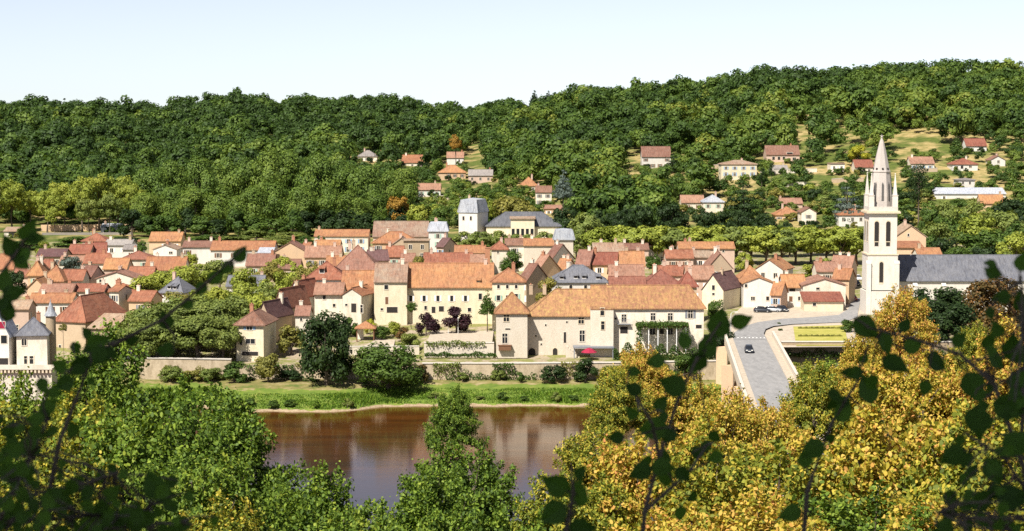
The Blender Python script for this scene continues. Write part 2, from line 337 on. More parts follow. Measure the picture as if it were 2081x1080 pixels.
def roof_planes(typ, w, d, ze, zr, ov, vg):
    P = []; X = w/2+vg; D = d/2+ov
    if typ == 'x':
        P += [[(-X,-D,ze),(X,-D,ze),(X,0,zr),(-X,0,zr)], [(X,D,ze),(-X,D,ze),(-X,0,zr),(X,0,zr)]]; ridge = [((-X,0,zr),(X,0,zr))]
    elif typ == 'y':
        X = w/2+ov; D = d/2+vg
        P += [[(-X,D,ze),(-X,-D,ze),(0,-D,zr),(0,D,zr)], [(X,-D,ze),(X,D,ze),(0,D,zr),(0,-D,zr)]]; ridge = [((0,-D,zr),(0,D,zr))]
    elif typ in ('hip', 'hy', 'pyr'):
        X = w/2+ov
        if typ == 'hip': r = max(X-D*1.0, .02); a, b = (-r,0,zr), (r,0,zr)
        elif typ == 'hy': r = max(D-X*1.0, .02); a, b = (0,-r,zr), (0,r,zr)
        else: a, b = (-.05,0,zr), (.05,0,zr)
        c = [(-X,-D,ze),(X,-D,ze),(X,D,ze),(-X,D,ze)]
        if typ == 'hy': P += [[c[0],c[1],a],[c[1],c[2],b,a],[c[2],c[3],b],[c[3],c[0],a,b]]; ridge = [(a,b),(c[0],a),(c[1],a)]
        else: P += [[c[0],c[1],b,a],[c[1],c[2],b],[c[2],c[3],a,b],[c[3],c[0],a]]; ridge = [(a,b),(c[0],a),(c[1],b)]
    elif typ in ('hl', 'hr'):
        X = w/2+ov; m = D*.95 if typ == 'hl' else D*.5; a, b = ((-X+m,0,zr),(X,0,zr)) if typ == 'hl' else ((-X,0,zr),(X-m,0,zr))
        c = [(-X,-D,ze),(X,-D,ze),(X,D,ze),(-X,D,ze)]; P += [[c[0],c[1],b,a],[c[2],c[3],a,b]]+([[c[3],c[0],a]] if typ == 'hl' else [[c[1],c[2],b]]); ridge = [(a,b),(c[0],a) if typ == 'hl' else (c[1],b)]
    elif typ == 'man':
        X = w/2+ov; i = min(w, d)*.13; zm = ze+(zr-ze)*.88
        c = [(-X,-D,ze),(X,-D,ze),(X,D,ze),(-X,D,ze)]; e = [(-X+i,-D+i,zm),(X-i,-D+i,zm),(X-i,D-i,zm),(-X+i,D-i,zm)]
        for k in range(4): P.append([c[k], c[(k+1)%4], e[(k+1)%4], e[k]])
        r = max(X-D, .02); a, b = (-r,0,zr), (r,0,zr)
        P += [[e[0],e[1],b,a],[e[1],e[2],b],[e[2],e[3],a,b],[e[3],e[0],a]]; ridge = [(a,b)]+[(c[k],e[k]) for k in (0,1)]
    elif typ == 'sh':
        P += [[(-X,-D,ze),(X,-D,ze),(X,D,zr),(-X,D,zr)]]; ridge = []
    else:
        P += [[(-X,-D,ze+.2),(X,-D,ze+.2),(X,D,ze+.2),(-X,D,ze+.2)]]; ridge = []
    return P, ridge
def house(xL, xR, ye, yr, Y, d, typ, rot, rm, wm, label, wins=None, name='house', cat='house', chim=1, ov=.45, vg=.25, shut=None, ybot=None, zb=None, dorm=()):
    pc = (xL+xR)/2; th = R(rot); A = (xR-xL)/ppm(Y); av = math.atan((pc-CX)/F)
    if rot == 0:
        w = A; yc = Y+d/2; xc = at(pc, ye, Y).x
    else:
        e = abs(th+av); w = max((A-d*math.sin(e))/math.cos(e), 2.5)
        yc = Y+(d*math.cos(th)+w*abs(math.sin(th)))/2; xc = at(pc, ye, yc).x
    ze = at(pc, ye, Y).z; zr = at(pc, yr, Y if typ == 'y' and abs(rot) < 50 else (Y+d if typ == 'sh' else yc)).z
    zr = max(zr, ze+.5)
    if zb is None:
        cs = [(xc+sx*w/2*math.cos(th)-sy*d/2*math.sin(th), yc+sx*w/2*math.sin(th)+sy*d/2*math.cos(th)) for sx in (-1,1) for sy in (-1,1)]
        zb = min(gz(*c) for c in cs)-.3
    if ybot: zb = at(pc, ybot, Y).z
    if ze-zb < 2.2: zb = ze-2.4
    root = empty(name, (xc, yc, zb), th, label=label, category=cat); root['w'] = w
    he, hr = ze-zb, zr-zb
    # walls
    half = w/2 if typ == 'y' else d/2
    run = half+ov; slope = (hr-he)/run if typ != 'sh' else (hr-he)/(d+2*ov)
    hw = he+ov*min(slope, 1.2)-.26
    b = MB()
    if typ == 'x': pr = [(-d/2,0),(d/2,0),(d/2,hw),(0,hr-.3),(-d/2,hw)]; b.prism([(w/2,y,z) for y,z in pr], [(-w/2,y,z) for y,z in pr])
    elif typ == 'y': pr = [(-w/2,0),(w/2,0),(w/2,hw),(0,hr-.3),(-w/2,hw)]; b.prism([(x,-d/2,z) for x,z in pr], [(x,d/2,z) for x,z in pr])
    elif typ == 'sh': pr = [(-d/2,0),(d/2,0),(d/2,hr-.3),(-d/2,hw)]; b.prism([(w/2,y,z) for y,z in pr], [(-w/2,y,z) for y,z in pr])
    else: b.box(-w/2, w/2, -d/2, d/2, 0, he-.02 if typ != 'flat' else he)
    wall = b.build('wall', wm, root)
    P, ridge = roof_planes(typ, w, d, he, hr, ov, vg)
    b = MB()
    for p in P: b.slab(p, .2)
    for p, q in ridge: b.tube([Vector(p)+Vector((0,0,.02)), Vector(q)+Vector((0,0,.02))], [.13,.13], 5)
    roof = b.build('roof', rm, root)
    for k in range(chim):
        cx = (rnd.choice((-1,1)) if k == 0 else -1)*(w/2-rnd.uniform(.7, w*.3)); cy = rnd.uniform(-.3,.6)
        if typ in ('hip','pyr','man','hy'): cx *= .5
        if typ == 'y': cx, cy = rnd.uniform(-.5,.5), rnd.uniform(-d*.2, d*.4)
        b = MB(); z0 = hr-1.2; z1 = hr+rnd.uniform(.7,1.2)
        b.box(cx-.4, cx+.4, cy-.3, cy+.3, z0, z1); b.box(cx-.48, cx+.48, cy-.38, cy+.38, z1, z1+.12); b.lathe(cx, cy, [(.16,z1+.12),(.13,z1+.45)], 6, 1)
        b.build('chimney', [rnd.choice(['TA','CR','PI','brick']), 'brick'], roof)
    for dx, dz, dw, dh in dorm:                # roof dormers: share of the width, share of the slope
        y0 = -(d/2+ov)*(1-dz); z0 = he+(hr-he)*dz; x0 = dx*w/2
        b = MB(); b.box(x0-dw/2, x0+dw/2, y0-.15, y0+dh/max(slope,.4)+.4, z0-.1, z0+dh)
        dm = b.build('dormer', wm, roof)
        b = MB(); b.box(x0-dw/2+.12, x0+dw/2-.12, y0-.2, y0-.1, z0+.1, z0+dh-.1, 0)
        b.slab([(x0-dw/2-.2,y0-.5,z0+dh),(x0+dw/2+.2,y0-.5,z0+dh),(x0+dw/2+.2,y0+dh/max(slope,.4)+.6,z0+dh+.5),(x0-dw/2-.2,y0+dh/max(slope,.4)+.6,z0+dh+.5)], .15, 1)
        b.build('dormer_roof', ['glass', rm], roof)
    # windows
    if wins is None:
        shut = shut or rnd.choice([None, None, 'blue', 'white', 'wood', 'green', 'lead'])
        n = max(1, min(4, int(w/3.2))); rows = max(1, min(2, int((he-.6)/2.7)))
        for r_ in range(rows):
            for k in range(n):
                if rnd.random() < .15: continue
                window(root, 'F', w, d, -w/2+(k+.5)*w/n+rnd.uniform(-.2,.2), hw-1.65-2.75*r_, .95, 1.35 if r_ == 0 else 1.6, 'w', shut)
        window(root, 'R' if (pc < CX) != (rot > 0) else 'L', w, d, rnd.uniform(-.2,.2)*d, hw-1.7, .9, 1.3)
    else:
        inv = Matrix.Rotation(-th, 3, 'Z'); org = Vector((0,0,HC))-Vector((xc,yc,zb)); org = inv@org
        for wn in wins:
            px, py, wp, hp = wn[:4]; kd = wn[4] if len(wn) > 4 else 'w'; sh = wn[5] if len(wn) > 5 else None
            q = inv@ray(px, py); k = (-d/2-org.y)/q.y; pt = org+q*k
            window(root, 'F', w, d, pt.x, pt.z, max(wp/ppm(Y)*.85, .35), max(hp/ppm(Y)*.9, .4), kd, sh)
    pyb = proj(xc, Y, zb)[1]
    RECTS.append((xL, xR, yr-2, min(pyb, (ybot or 9999)), Y))
    return root, w, he, hr
H = house
# --- the town: roofs from the quay back to the esplanade; pixels of the photograph measured at each house's own distance
TOWN = [
# far left roofs
(5,58,628,610,436,7,'x',0,'TN','PI','low house with pale pink-tan roof below the long orange-yellow roof'),
(58,146,615,596,452,8,'x',0,'OR','WH','long low house with orange-yellow roof and whitish wall beside the slate turret'),
(80,146,594,577,469,8,'x',0,'PK','PE','house with dusty pink roof directly behind the long orange-yellow roof'),
(123,211,592,577,472,8,'x',0,'RD','CR','long red-roofed house with two chimneys behind the big dark red hipped roof',None,2),
(212,276,593,576,474,8,'hip',0,'RD','TA','red-roofed house with shaded side wall right of the two-chimneyed red roof'),
(55,93,588,566,480,9,'y',0,'OR','PE','small orange gabled house in front of the cluster of hipped orange roofs'),
(196,277,566,552,497,9,'y',0,'PK','CR','house with wide bare cream gable wall among the red roofs',[(204,571,5,6)]),
(259,309,563,542,507,9,'x',0,'RD','TA','red-roofed house at the edge of the yellow-green avenue trees'),
(162,213,566,540,502,9,'x',-12,'BR','PI','brown-red roofed house left of the wide cream gable wall'),
(124,168,570,548,494,8,'x',0,'RD','CR','orange-red roofed house below the grey-blue cedar of the left roofs'),
(82,128,572,540,490,11,'hip',0,'OR','PE','house with large orange hipped roof in the left cluster'),
(56,88,560,530,503,9,'hy',0,'OR','PE','narrow orange hipped house at the left edge of the hipped cluster'),
(68,100,546,527,515,9,'x',0,'RD','PI','red-roofed house just behind the large orange hipped roof'),
(-6,27,547,516,520,9,'x',0,'OR','PE','orange-roofed house cut by the left edge of the view'),
(170,216,535,515,541,9,'x',0,'RD','CR','red-roofed house right behind the grey-blue cedar'),
(210,257,547,525,531,9,'x',0,'OR','PI','bright red-orange roofed house between the cedar and the dark red hipped house'),
(246,307,527,510,556,9,'hip',0,'DR','CR','dark red hipped house with a broad dark eave above a cream wall'),
(294,374,549,522,532,10,'x',0,'OR','CR','large orange roof just above the yellow-green avenue trees'),
(311,359,507,497,590,9,'y',0,'TN','WH','white gabled house with a brown-edged gable and one dark window',[(347,514,8,5)]),
(303,367,490,472,641,10,'x',0,'OR','PE','peach house with orange roof standing under the big dark trees'),
(213,266,498,487,606,9,'x',0,'GY','WH','white house with pale grey roof in the left part of town'),
(250,285,507,497,598,8,'x',0,'GY','WH','small white house with dark-edged grey roof beside the pale grey roofed one'),
(138,182,516,497,580,9,'x',0,'RD','TA','red-roofed house under the trunks of the yellowish trees'),
(174,218,514,493,584,9,'x',10,'RD','CR','red-roofed house with light verge left of the white house with pale grey roof'),
(167,215,490,474,632,9,'hip',0,'RD','PI','hipped red house farthest back at the left edge of town'),
(371,434,502,490,602,9,'x',0,'BR','WH','long white house with thin brown roof behind the avenue'),
(74,131,521,506,571,9,'x',0,'DB','ST','dull brown low roof beside the garden at the left'),
(26,60,562,546,507,8,'x',0,'DR','PI','dark red low roof between the orange roof at the edge and the orange hips'),
(120,170,536,520,548,8,'x',0,'PK','CR','pink low roof behind the grey-blue cedar'),
(228,262,592,580,462,7,'x',-15,'OR','CR','small orange roof beside the slate pyramid house'),
(262,330,612,591,462,8,'x',-10,'RD','PE','red-orange roofed house between the big dark red hip and the slate pyramid house'),
# middle back
(428,556,508,490,592,11,'x',0,'OR','WH','very long orange-pink roof behind the avenue trees'),
(556,623,513,492,582,11,'y',0,'PK','PE','pale peach house with a very broad plain gable facing the river',[]),
(612,640,513,493,600,9,'x',-20,'OR','PE','small orange roof behind the broad peach gable'),
(500,556,540,516,546,9,'x',0,'PK','PI','pink roofed house above the slate hall in the avenue'),
(524,553,514,503,574,6,'sh',0,'WS','GY','low shed with blue-grey metal roof in front of the very long orange-pink roof',[],0),
(564,608,546,527,536,9,'x',0,'BR','TA','brown roofed house near the upper end of the avenue'),
(619,692,523,500,566,10,'x',0,'PK','PE','pink-red roof left of the pink roof with two dark dormers'),
(639,748,480,467,642,11,'x',0,'OR','CR','long cream building with thin orange roof at the foot of the dark trees'),
(640,690,500,488,612,8,'x',0,'OR','PI','low orange roof in front of the long cream building'),
(758,869,481,450,640,14,'x',0,'TN','PI','big pale pink-tan roof with light verges at the back of the town',[],0),
(757,848,494,471,602,10,'hip',0,'OR','PE','bright orange-red hipped roof in front of the big pale roof'),
(798,834,498,483,592,8,'y',0,'TN','TA','small tan gable before the bright orange-red hipped roof'),
(820,871,490,486,586,8,'flat',0,'TN','ST','flat-topped beige stone house right of the small tan gable'),
(871,909,470,450,622,9,'man',0,'WS','WH','narrow house with pale slate mansard roof beside the big pale roof'),
(784,819,522,500,572,9,'x',0,'RD','PI','bright red roof below the small tan gable'),
(744,790,530,508,556,9,'x',10,'DB','PI','purple-brown roof right of the pink roof with two dark dormers'),
(815,842,532,515,545,8,'x',0,'PK','TA','small dusty pink roof beside the olive bush'),
(888,927,502,484,590,9,'x',-25,'DB','PI','dark brown roof right of the narrow slate mansard house'),
(924,986,514,499,562,8,'x',0,'OR','TA','orange roof in front of the light green trees of the park'),
(861,959,535,514,522,9,'x',0,'RD','TA','long red-orange roof right behind the largest orange roof'),
(956,987,536,517,514,6,'sh',0,'PK','TA','small pinkish lean-to beside the tall dark chimney stack'),
(680,768,549,498,500,13,'hip',0,'PK','CR','pink hipped roof with two dark dormers',[],2),
(662,700,545,520,530,9,'x',0,'OR','PE','orange roof behind the white house with a hipped red roof'),
# right of centre, back
(999,1031,507,490,571,9,'hip',0,'RD','CR','cream house with small red hipped roof',[(1012,513,4,5)]),
(1027,1067,498,485,577,9,'x',0,'BR','CR','cream house with flat brown roof between the red hip and the long orange roof'),
(1065,1128,499,485,572,9,'x',0,'OR','CS','tall pale stone house with a thin orange roof and a wide blank front',[]),
(1106,1166,531,496,536,11,'x',-38,'BR','CR','brown roof turned to the lane below the slate tower'),
(1082,1134,553,518,506,10,'x',-38,'PK','PE','dusty pink roof turned to the lane in front of the brown one'),
(1064,1104,573,536,474,9,'x',-38,'BR','TA','brown-red roof turned to the lane nearest the house with green shutters'),
(1130,1170,548,526,515,8,'x',-20,'OR','CR','small orange roof behind the grey slate town house'),
(1206,1268,512,494,571,9,'x',0,'TN','CR','house with pale orange-cream roof in front of the park hedge trees'),
(1266,1318,507,495,583,9,'x',0,'BR','PI','low house with thin brown roof and small dark windows'),
(1314,1357,498,484,597,9,'hip',0,'RD','CR','cream house with red hipped roof before the esplanade trees'),
(1380,1493,505,492,572,9,'x',0,'OR','PI','very long pale pink building with thin orange roof',[(1390,512,5,4),(1415,512,5,4),(1440,511,5,4),(1470,511,5,4)]),
(1354,1409,525,508,541,9,'x',0,'RD','PI','pale pink house with red roof in front of the very long pale pink building'),
(1405,1444,523,510,548,8,'x',0,'TN','PI','low house with tan roof before the very long pale pink building'),
(1204,1263,538,513,522,9,'x',0,'RD','PE','red-orange roof with one dark roof window'),
(1261,1310,541,511,513,10,'x',0,'OR','PE','broad orange roof right of the red-orange one with a roof window'),
(1170,1212,540,508,520,9,'x',-15,'PK','PI','dusty pink roof left of the red-orange one with a roof window'),
(1239,1309,563,538,482,9,'x',0,'PK','PE','dusty pink roof behind the red strip roof of the riverside manor'),
(1239,1312,581,562,456,7,'x',0,'DR','PI','long narrow dark red roof directly behind the riverside manor'),
(1308,1384,580,548,457,11,'hip',0,'DR','PI','dark red hipped roof directly behind the riverside manor'),
(1396,1452,568,540,491,10,'x',0,'PK','PI','pinkish orange roof behind the brick-red pointed roof'),
(1340,1400,560,540,500,9,'x',0,'RD','PI','plain red roof behind the dark red hipped roof'),
(1438,1488,547,514,506,11,'y',0,'PK','TA','pink gabled house left of the yellow-green round tree'),
(1381,1416,583,552,452,6,'pyr',0,'RD','TA','small brick-red pointed roof with a pale chimney'),
(1536,1612,549,528,516,10,'y',-24,'OR','WH','white gabled house with orange roof before the esplanade'),
(1506,1549,567,540,492,9,'hip',0,'OR','WH','white house with orange hipped roof behind the plain white gable'),
(1570,1597,600,573,472,8,'x',-20,'OR','PI','small orange roof squeezed between two white houses'),
(1688,1742,546,520,522,10,'x',-20,'PK','PI','pink roof along the street left of the church tower'),
(1692,1738,568,546,488,9,'x',-20,'OR','PE','orange roof along the street behind the cream house with red lean-to'),
(1660,1700,552,532,508,8,'x',0,'PK','CR','low pink roof between the bright bushes and the street'),
# behind the church
(1820,1882,482,458,562,12,'y',0,'TN','PE','cream house with a wide gable right of the belfry',[(1846,478,4,6)]),
(1822,1876,503,490,548,6,'sh',0,'OR','PE','brick-orange lean-to below the wide cream gable',[],0),
(1866,1914,519,504,532,8,'x',0,'OR','CR','orange roof peeping over the church nave'),
]
for t in TOWN:
    t = list(t); kw = {}
    if len(t) > 11: kw['wins'] = t[11]
    if len(t) > 12: kw['chim'] = t[12]
    else: kw['chim'] = 0 if t[6] in ('flat', 'sh') else (1 if rnd.random() < .45 else 2)
    H(*t[:11], name='town_house', cat='house', **kw)
# --- the river front
H(114,262,655,598,424,17,'hy',-22,'RD','TA','big house with dark red hipped roof and bare tan wall', [(122,705,6,8,'o')], name='town_house')
H(180,262,668,638,414,8,'sh',-14,'TN','TA','pale tan lean-to roof in front of the big dark red hip', [], name='barn', cat='barn', chim=0)
H(325,401,596,563,470,8,'pyr',-18,'SL','WH','white house with blue-grey slate pyramid roof among the avenue trees', [(345,603,5,6),(372,603,5,6)], name='town_house', dorm=((-.25,.25,.9,.8),(.25,.25,.9,.8)))
H(460,534,582,560,502,10,'x',0,'SL','WH','long grey slate roof half hidden in the avenue trees', [], name='town_house', dorm=((.35,.25,1.2,1.2),))
H(480,562,661,630,412,12,'hy',-6,'BR','YE','cream riverside house with brown hipped roof and pale blue window', [(507,666,13,11,'w','blue'),(509,694,22,11),(490,696,6,12),(508,719,40,9,'o')], name='town_house', ov=.6)
H(530,590,648,614,428,11,'y',-22,'DB','TA','dark brown roof stepping up behind the cream riverside house', [], name='town_house')
H(562,626,628,588,440,12,'y',-22,'DR','TA','dark red-brown roof next to the white stepped gable', [], name='town_house')
H(586,652,606,572,455,10,'y',-22,'RD','WH','white-gabled house with red roof in the stepped row', [], name='town_house')
H(600,628,641,622,432,7,'x',0,'PK','CR','tiny cream house with pink roof below the white-gabled one', [(612,650,5,6)], name='cottage')
H(621,701,568,531,470,10,'hip',0,'RD','WH','white house with red hipped roof and a roof dormer', [(650,578,8,7)], name='town_house', dorm=((-.2,.35,1.3,1.2),))
H(639,696,598,575,450,9,'x',0,'PK','CR','cream house with red roof and one tall dark window', [(659,603,7,13),(679,621,6,7)], name='town_house', ov=.7)
H(694,763,589,550,464,11,'x',0,'OR','TA','house with plain orange roof behind the two-storey cream gable', [], name='town_house')
H(696,765,601,586,446,10,'y',-16,'OR','CR','two-storey cream house with shallow gable and shaded flank', [(719,626,13,20,'o'),(735,628,6,18),(704,620,6,5)], name='town_house')
H(760,827,573,535,450,10,'x',0,'TN','YE','narrow cream house adjoining the largest orange roof', [(785,584,9,10),(786,611,7,16,'d'),(776,629,6,5),(797,630,26,13,'o')], name='town_house', vg=.1)
H(811,1003,584,535,452,11,'x',0,'OR','YE','long cream building with the largest orange roof', [(835,607,7,13,'w','white'),(862,607,7,13,'w','white'),(890,607,7,13,'w','white'),(918,607,7,13,'w','white'),(946,607,7,13,'w','white'),(976,603,8,14),(865,626,6,9),(881,630,9,14,'o'),(897,628,12,12,'o'),(925,628,18,8,'o'),(954,630,8,9),(985,627,12,10,'o')], name='town_house', vg=.15, dorm=((.68,.22,.9,.5),))
H(1000,1066,573,545,442,10,'hip',0,'OR','YE','pale yellow house with three top windows and green shutters', [(1013,583,6,8),(1031,583,6,8),(1049,583,6,8),(1013,606,8,12,'w','green'),(1049,603,8,12,'w','green'),(1031,606,7,12)], name='town_house')
H(1119,1233,574,539,460,11,'hip',0,'SL','WH','white town house with grey slate roof and four small roof windows', [(1160,584,7,9),(1190,584,7,9)], name='town_house', chim=2, dorm=((-.6,.2,1,.7),(-.1,.24,1,.7),(.2,.24,1,.7),(.7,.2,1,.7)))
H(1427,1508,591,558,474,13,'y',-27,'DB','YE','cream gabled house with steep purple-brown roof', [(1450,585,7,11),(1450,598,6,5)], name='town_house', ov=.25)
H(1511,1573,576,563,480,10,'y',0,'OR','WH','plain white house with low gable behind the parked cars', [(1530,607,9,8),(1560,607,7,9),(1516,581,6,7)], name='town_house', chim=0)
H(1592,1638,584,558,482,9,'x',0,'OR','WH','white house with dark loggia and red door', [(1610,588,14,10,'o'),(1607,608,8,12,'d'),(1624,607,5,9)], name='town_house', ov=.6)
H(1632,1719,580,566,478,12,'y',0,'PK','CR','wide cream house with shallow gable above a red lean-to roof', [(1662,587,8,5)], name='town_house', chim=0)
H(1634,1714,612,593,471,5.5,'sh',0,'RD','YE','red lean-to roof in front of the wide cream house', [(1655,619,8,7)], name='lean_to_house', chim=0)
def wall_thing(name, label, mat, pts, thick, h0, h1=None, cap=None, cat='wall', kind=None):
    """wall along pts [(x,y)], from h0 to h1 (numbers or lists)"""
    b = MB(); c = MB(); n = len(pts)
    g = lambda v, i: v[i] if isinstance(v, (list, tuple)) else v
    for i in range(n-1):
        p, q = Vector(pts[i]), Vector(pts[i+1]); t = (q-p).normalized(); nn = Vector((-t.y, t.x))*thick/2; t = t*.002*i
        r = lambda z, k, o=1: [(p.x+nn.x*o, p.y+nn.y*o, g(z,i)+k), (p.x-nn.x*o, p.y-nn.y*o, g(z,i)+k), (q.x-nn.x*o, q.y-nn.y*o, g(z,i+1)+k), (q.x+nn.x*o, q.y+nn.y*o, g(z,i+1)+k)]
        b.prism(r(h1, 0), r(h0, 0))
        if cap: c.prism(r(h1, .16, 1.35), r(h1, .002, 1.35))
    o = b.build(name, mat); tag(o, label, cat, kind=kind)
    if cap: c.build('coping', cap, o)
    return o
# the riverside manor: pavilion, main block, stair tower and long wing joined as one building
def manor():
    Y = 417.0; root, w, he, hr = H(1072,1206,642,588,420,13,'hl',0,'LC','CS','big cream riverside manor with pavilion, stair tower and long lichen-orange roof',
        [(1181,652,13,14,'x'),(1183,683,12,25),(1148,686,6,24,'o'),(1081,716,17,19,'a'),(1128,716,11,19,'a'),(1109,661,3,4,'o'),(1089,683,3,4,'o'),(1152,655,3,4,'o'),(1100,700,3,4,'o')], name='manor_house', cat='manor', ybot=731, ov=.5, chim=2)
    ox, oy, oz = root.location
    def blk(xL, xR, ye, yr, Yf, d, typ, wm, wins, ov=.5, bot=None, roof=True, vg=0):
        zb = at((xL+xR)/2, bot, Yf).z if bot else oz
        w = (xR-xL)/ppm(Yf); xc = at((xL+xR)/2, ye, Yf).x; yc = Yf+d/2
        ze = at((xL+xR)/2, ye, Yf).z-zb; zr = at((xL+xR)/2, yr, yc).z-zb
        loc = Vector((xc-ox, yc-oy, zb-oz))
        b = MB(); b.box(-w/2, w/2, -d/2, d/2, 0, ze-.05); o = b.build('wall', wm, root); o.location = loc
        if roof:
            P, rg = roof_planes(typ, w, d, ze, zr, ov, vg); b = MB()
            for p in P: b.slab(p, .2)
            for p, q in rg: b.tube([Vector(p)+Vector((0,0,.02)), Vector(q)+Vector((0,0,.02))], [.13,.13], 5)
            r_ = b.build('roof', 'LC', root); r_.location = loc
        org = Vector((0,0,HC))-Vector((xc,yc,zb))
        for wn in wins:
            px, py, wp, hp = wn[:4]; kd = wn[4] if len(wn) > 4 else 'w'
            q = ray(px, py); k = (-d/2-org.y)/q.y; pt = org+q*k
            n0 = set(root.children); window(root, 'F', w, d, pt.x, pt.z, max(wp/ppm(Yf)*.85,.35), hp/ppm(Yf)*.9, kd, wn[5] if len(wn) > 5 else None)
            for c in set(root.children)-n0: c.location = loc
        return o
    blk(1008,1072,637,594,416,8,'pyr','CS',[(1029,647,13,15,'x'),(1026,688,12,22),(1032,669,12,3,'o')], bot=728)
    blk(1200,1247,628,612,418.3,9,'sh','CS',[(1224,634,9,17,'x'),(1225,662,8,19,'x')], ov=.1, bot=728)
    blk(1206,1431,627,580,420.5,12,'hr','CR',[(1268,647,11,17),(1268,671,18,15,'o'),(1327,644,11,16),(1362,644,11,16),(1403,639,11,18,'w','lead'),(1326,674,13,14),(1362,674,12,14),(1345,674,9,12,'o'),(1420,664,14,8,'o'),(1251,648,5,5,'o')], bot=735)
    p = at(1268, 658, 420.5); b = MB(); b.box(-1.4, 1.4, -.9, 0, -.15, 0)
    for k in range(12): b.box(-1.4+k*.245, -1.36+k*.245, -.88, -.84, 0, .9)
    b.box(-1.4, 1.4, -.9, -.83, .9, .97); o = b.build('balcony', 'lead', root); o.location = Vector((p.x-ox, 420.5-oy, p.z-oz))
    p = at(1026, 703, 416); b = MB(); b.box(-1.35, 1.35, -1.1, 0, -.9, .1); b.box(-1.5, 1.5, -1.2, 0, .1, .22); o = b.build('balcony', 'wood', root); o.location = Vector((p.x-ox, 416-oy, p.z-oz))
    p0, p1 = at(1165, 705, 417), at(1247, 705, 417); b = MB(); b.box(0, p1.x-p0.x, -2.2, 1.2, -.25, .05); b.box(.1, .3, -2, -1.8, -3, -.25); b.box(p1.x-p0.x-.3, p1.x-p0.x-.1, -2, -1.8, -3, -.25)
    o = b.build('porch_roof', 'lead', root); o.location = Vector((p0.x-ox, 418.2-oy, p0.z-oz))
    p0 = at(1150, 722, 417.5); b = MB()
    for k in range(7): b.box(k*.5, k*.5+.5, -1.6, 0, -1.2, 1.9-k*.42)
    o = b.build('outer_stair', 'CS', root); o.location = Vector((p0.x-ox, 419-oy, p0.z-oz))
manor()
# ---------------------------------------------------------------- houses on the hillside and behind the park
def HH(xL, xR, ye, yr, yb, *a, name='hillside_house', **k):
    Y = float(hit((xL+xR)/2, yb).y)
    k.setdefault('ybot', yb+6); k.setdefault('cat', 'house')
    return H(xL, xR, ye, yr, Y, *a, name=name, **k)
HILL = [
(817,858,331,315,338,9,'x',0,'OR','CR','cream house with orange roof at the edge of the dark wood'),
(908,942,321,309,335,9,'x',0,'PK','WH','small white house with pink roof below the golden tree'),
(891,946,351,336,366,11,'hip',0,'OR','PE','peach villa with orange hipped roof below the pink-roofed white house'),
(952,1001,357,345,373,10,'x',0,'GY','PI','pinkish house with mauve-grey roof beside the mown lane'),
(849,895,386,373,400,9,'x',0,'PK','WH','white house with dusty pink roof against the dark wood'),
(1056,1092,378,360,389,9,'hip',0,'OR','CR','cream house with steep orange roof left of the grey-blue spruce'),
(1089,1121,391,378,416,9,'x',0,'BR','CR','tall narrow cream house touching the grey-blue spruce'),
(1305,1363,319,298,341,12,'x',0,'BR','WH','large white villa with pinkish-brown roof beside a dark cedar'),
(1558,1625,315,296,330,12,'x',0,'BR','PI','long pinkish villa with brown roof and dark arcade high on the slope',[(1572,322,6,7,'o'),(1583,322,6,7,'o'),(1593,322,6,7,'o'),(1605,312,14,4,'o'),(1614,323,8,6)]),
(1466,1538,334,326,366,12,'hip',0,'TN','YE','pale yellow villa with terraces and flat tan roof'),
(1573,1601,343,336,352,8,'x',0,'GY','WH','small white house under the long brown-roofed villa'),
(1385,1431,412,397,428,10,'x',0,'PK','CR','pink-roofed house joined to a slate-roofed one'),
(1429,1471,411,396,433,10,'hip',0,'WS','CR','cream house with pale slate roof joined to the pink-roofed one'),
(1576,1626,437,420,446,10,'hip',0,'OR','PE','orange hipped house behind the esplanade trees'),
(1629,1659,432,422,458,10,'y',0,'BR','CR','narrow cream gabled house beside the orange hipped one'),
(1585,1631,414,403,424,9,'x',0,'PK','PI','pinkish low house above the orange hipped one'),
(1705,1758,437,422,461,11,'hip',0,'OR','WH','white house with orange roof left of the belfry'),
(1738,1775,340,325,352,10,'x',0,'RD','CR','cream house with red roof half hidden behind the spire'),
(1851,1899,333,319,346,11,'x',0,'PK','CR','cream house with pale pink roof right of the spire'),
(1936,1987,334,322,348,11,'hip',0,'RD','WH','white house with red roof and three dark windows',[(1944,340,6,5),(1955,340,6,7,'o'),(1972,339,6,5)]),
(1964,2005,297,282,308,10,'x',0,'RD','WH','red-roofed white house highest on the slope'),
(2013,2043,326,317,339,9,'y',0,'BR','WH','small white gabled house beside the red-roofed one',[(2029,329,5,6)]),
(1948,1981,366,362,386,9,'hip',0,'GY','WH','white square house above the long pale blue roof',[(1957,372,4,6),(1971,372,4,6),(1957,380,4,6)]),
(1900,2044,394,382,404,13,'x',0,'WS','WH','long low building with pale blue roof'),
(1994,2042,414,396,424,9,'x',0,'OR','PE','orange roof below the long pale blue roof'),
(1688,1717,333,331,351,9,'flat',0,'TN','CR','small flat-roofed cream house beside the bright yellow tree'),
(1105,1144,424,417,434,9,'x',0,'PK','PE','peach house with thin pink roof behind the slate hall'),
(727,766,318,306,328,9,'hip',0,'GY','CR','pale grey-roofed house sunk in the dark wood'),
(8,49,470,462,482,9,'x',0,'TN','CR','pale barn with a dark open front under the yellowish trees',[(26,476,20,8,'o')]),
(205,245,462,455,474,8,'x',0,'WS','WH','white low house with grey roof under the yellowish trees'),
]
for t in HILL:
    t = list(t); kw = dict(wins=t[11]) if len(t) > 11 else {}
    HH(*t[:11], chim=1 if rnd.random() < .6 else 0, **kw)
